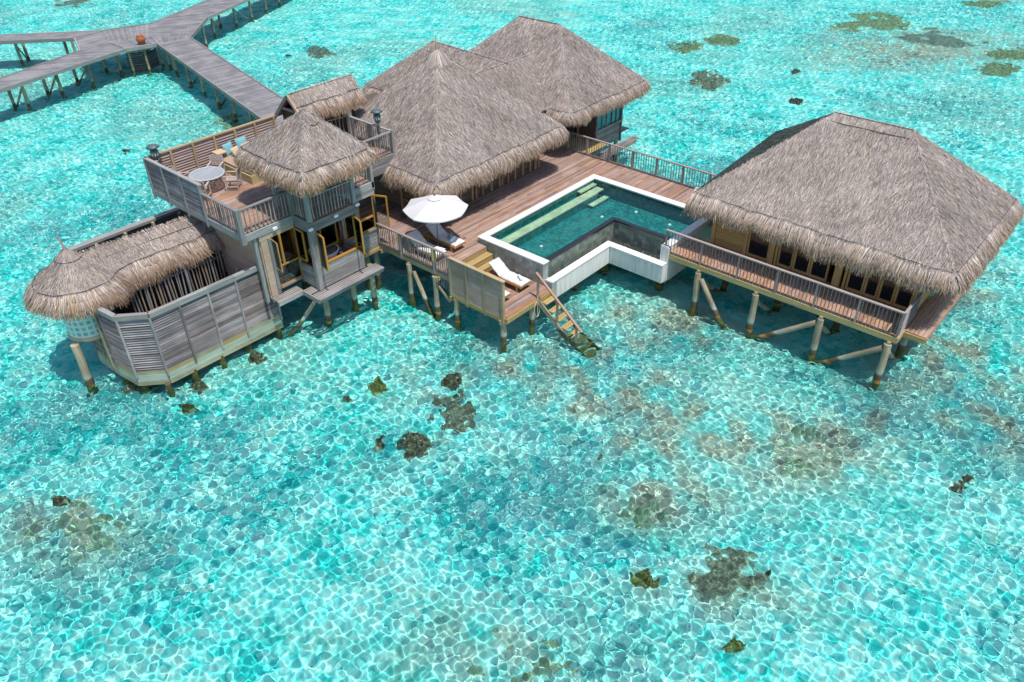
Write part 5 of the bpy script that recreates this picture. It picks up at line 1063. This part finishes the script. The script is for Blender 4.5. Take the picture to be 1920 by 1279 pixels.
# ================================================================== outdoor bathroom
ob = thing('outdoor_bathroom', 'grey louvred bathroom enclosure with a round-ended thatched roof standing low over the water', 'bathroom', (11.5, 29, .6))
BP = [(14.72, 26.3), (13.1, 26.33), (11.9, 26.36), (10.7, 26.38), (9.52, 26.42), (8.64, 27.22), (8.5, 28.4), (8.42, 29.9)]
for i in range(7):
    p, q = BP[i], BP[i+1]
    one('louvre_panel', ob, lambda b: louvre(b, q, p, 1.2, 3.55, 'louvre', .105, .12, .7, .018))
    one('backing', ob, lambda b: b.bar((p[0]+.04, p[1]+.07, 2.4), (q[0]+.04, q[1]+.07, 2.4), .02, 2.3, 'darkwood'))
    one('cap_rail', ob, lambda b: b.bar((*p, 3.68), (*q, 3.68), .2, .2, 'bluegrey'))
    one('base_boards', ob, lambda b: [b.bar((*p, z), (*q, z), .09, .165, m_) for z, m_ in ((1.10, 'step' if i % 2 else 'olive'), (.93, 'green'), (.76, 'green'), (.58, 'olive'))])
for p in BP: one('post', ob, lambda b: b.bar((p[0]-.03, p[1]-.06, .9), (p[0]-.03, p[1]-.06, 3.6), .08, .07, 'grey', up=(0, 1, 0)))
one('back_wall', ob, lambda b: bwall(b, (9.8, 33.65), (15.5, 33.65), .9, 3.6, 'grey', .15, .05, .008, 2)); one('back_cap', ob, lambda b: b.bar((9.7, 33.6, 3.7), (15.6, 33.6, 3.7), .34, .12, 'bluegrey'))
for x in (10.9, 12.2, 13.5, 14.8): one('back_post', ob, lambda b: b.bar((x, 33.4, .9), (x, 33.4, 3.64), .12, .12, 'olive'))
one('end_wall', ob, lambda b: bwall(b, (8.42, 30.0), (9.75, 33.6), .9, 3.6, 'grey', .15, .05)); one('floor', ob, lambda b: b.prism([(14.6, 26.4), (9.55, 26.5), (8.7, 27.3), (8.5, 30), (9.8, 33.5), (15.2, 33.5)], .55, .8, 'darkin'))
def glasswall(b):
    cx, cy, R = 8.42, 29.62, .82; n = 26; vs = []; gv = []
    for z in (2.34, 3.95):
        for i in range(n+1): a = math.radians(60)+math.radians(290)*i/n; vs.append((cx+R*math.cos(a), cy+R*math.sin(a), z)); gv.append((R*math.radians(290)*i/n, z, 0))
    b.raw(vs, [(i, i+1, n+2+i, n+1+i) for i in range(n)], 'glassbrick', gv, True)
one('glass_brick_wall', ob, glasswall); one('shower_floor', ob, lambda b: b.lathe((8.42, 29.62, 2.18), [(0, 0), (.84, 0), (.86, .04), (.86, .16), (.8, .165), (0, .165)], 'beige_cloth', 30))
for x, y in ((8.36, 28.62), (8.42, 28.95), (8.4, 29.3)): one('shower_post', ob, lambda b: b.bar((x, y-.1, .9), (x, y-.1, 3.6), .06, .05, 'olive'))
pile(ob, 7.5, 29.05, 2.25, .16, (-.04, -.02))
for x, y in ((9.36, 26.35), (8.85, 27.3), (8.66, 28.35), (10.54, 26.45), (11.75, 26.42), (13.06, 26.5), (14.55, 26.4), (8.7, 29.6), (10, 33), (13, 33), (11.5, 29.5), (14, 30)): pile(ob, x, y, .6, .13)
# rod fence and room behind it
for i in range(33):
    x = 10.0+i*.15
    one('fence_rod', ob, lambda b: b.tube([(x, 29.0+R_.uniform(-.03, .03), .9), (x+R_.uniform(-.05, .05), 29.0+R_.uniform(-.03, .03), 2.3), (x+R_.uniform(-.04, .04), 29.0, 3.85)], R_.uniform(.026, .046), 'rod', 6))
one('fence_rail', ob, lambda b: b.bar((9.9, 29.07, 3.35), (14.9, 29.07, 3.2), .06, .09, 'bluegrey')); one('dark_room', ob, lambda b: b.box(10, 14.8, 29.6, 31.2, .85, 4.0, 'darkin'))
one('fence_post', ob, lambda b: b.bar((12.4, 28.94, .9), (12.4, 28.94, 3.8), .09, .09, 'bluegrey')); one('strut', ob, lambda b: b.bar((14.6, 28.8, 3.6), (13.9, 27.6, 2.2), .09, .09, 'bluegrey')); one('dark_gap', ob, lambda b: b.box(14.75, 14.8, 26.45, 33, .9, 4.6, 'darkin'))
one('corner_post', ob, lambda b: b.bar((14.7, 28.4, .9), (14.7, 28.4, 5.2), .14, .14, 'bluegrey'))
# round-ended thatched roof
st = Straw(); ap = np.array([8.7, 30.05, 5.62]); ze = 4.32; RR = 1.5; K = 22; a0, a1 = math.radians(78), math.radians(322)
an = np.linspace(a0, a1, K)
for i in range(K-1):
    A_, B_ = [tuple(ap*[1, 1, 0]+np.array([RR*math.cos(t), RR*math.sin(t), ze])) for t in (an[i], an[i+1])]
    mid_a, mid_b = [tuple(ap*[1, 1, 0]+np.array([RR*.52*math.cos(t), RR*.52*math.sin(t), ze+.53])) for t in (an[i], an[i+1])]
    thatch_face(st, [A_, B_, mid_b, mid_a], 330, .4, .024, .04); thatch_face(st, [mid_a, mid_b, tuple(ap)], 330, .35, .024, .03)
RG0, RG1 = (8.9, 30.1, 5.05), (14.6, 30.1, 4.85)
thatch_face(st, [(9.9, 29.25, 4.33), (14.6, 29.25, 4.25), RG1, (8.7, 30.1, 5.15)], 330, .4, .026, .05, 1.05); thatch_face(st, [(9.0, 31.5, 4.3), (14.6, 31.2, 4.1), RG1, (8.7, 30.1, 5.15)], 150)
thatch_line(st, (9.3, 30.1, 5.06), RG1, ((0, -1, -.9), (0, 1, -.9)), 380, .4, .028, 1.12); st.build('roof', ob)
st = Straw(); path = [(ap[0]+RR*math.cos(t), ap[1]+RR*math.sin(t), ze) for t in an]+[(10.15, 29.25, 4.32), (11.5, 29.25, 4.3), (13, 29.25, 4.27), (14.6, 29.25, 4.25)]
Q = fringe(st, path, drop=.66, out=.45, slope=.9, dens=580, gold=.3); st.build('eave_fringe', ob); seam('eave_seam', Q, ob, .013)
one('ridge_seam', ob, lambda b: b.tube([(9.8, 29.72, 4.80), (11, 29.75, 4.76), (12.5, 29.73, 4.71), (14.6, 29.75, 4.62)], .012, 'seamcord', 5)); one('peak_seam', ob, lambda b: b.tube([(ap[0]+.5*math.cos(t), ap[1]+.5*math.sin(t), 5.2) for t in np.linspace(a0, a1, 16)], .012, 'seamcord', 5))
one('finial', ob, lambda b: b.tube([tuple(ap-[0, 0, .1]), tuple(ap+[-.05, .02, .25]), tuple(ap+[-.08, .03, .5])], [.05, .04, .02], 'stairrail', 7))
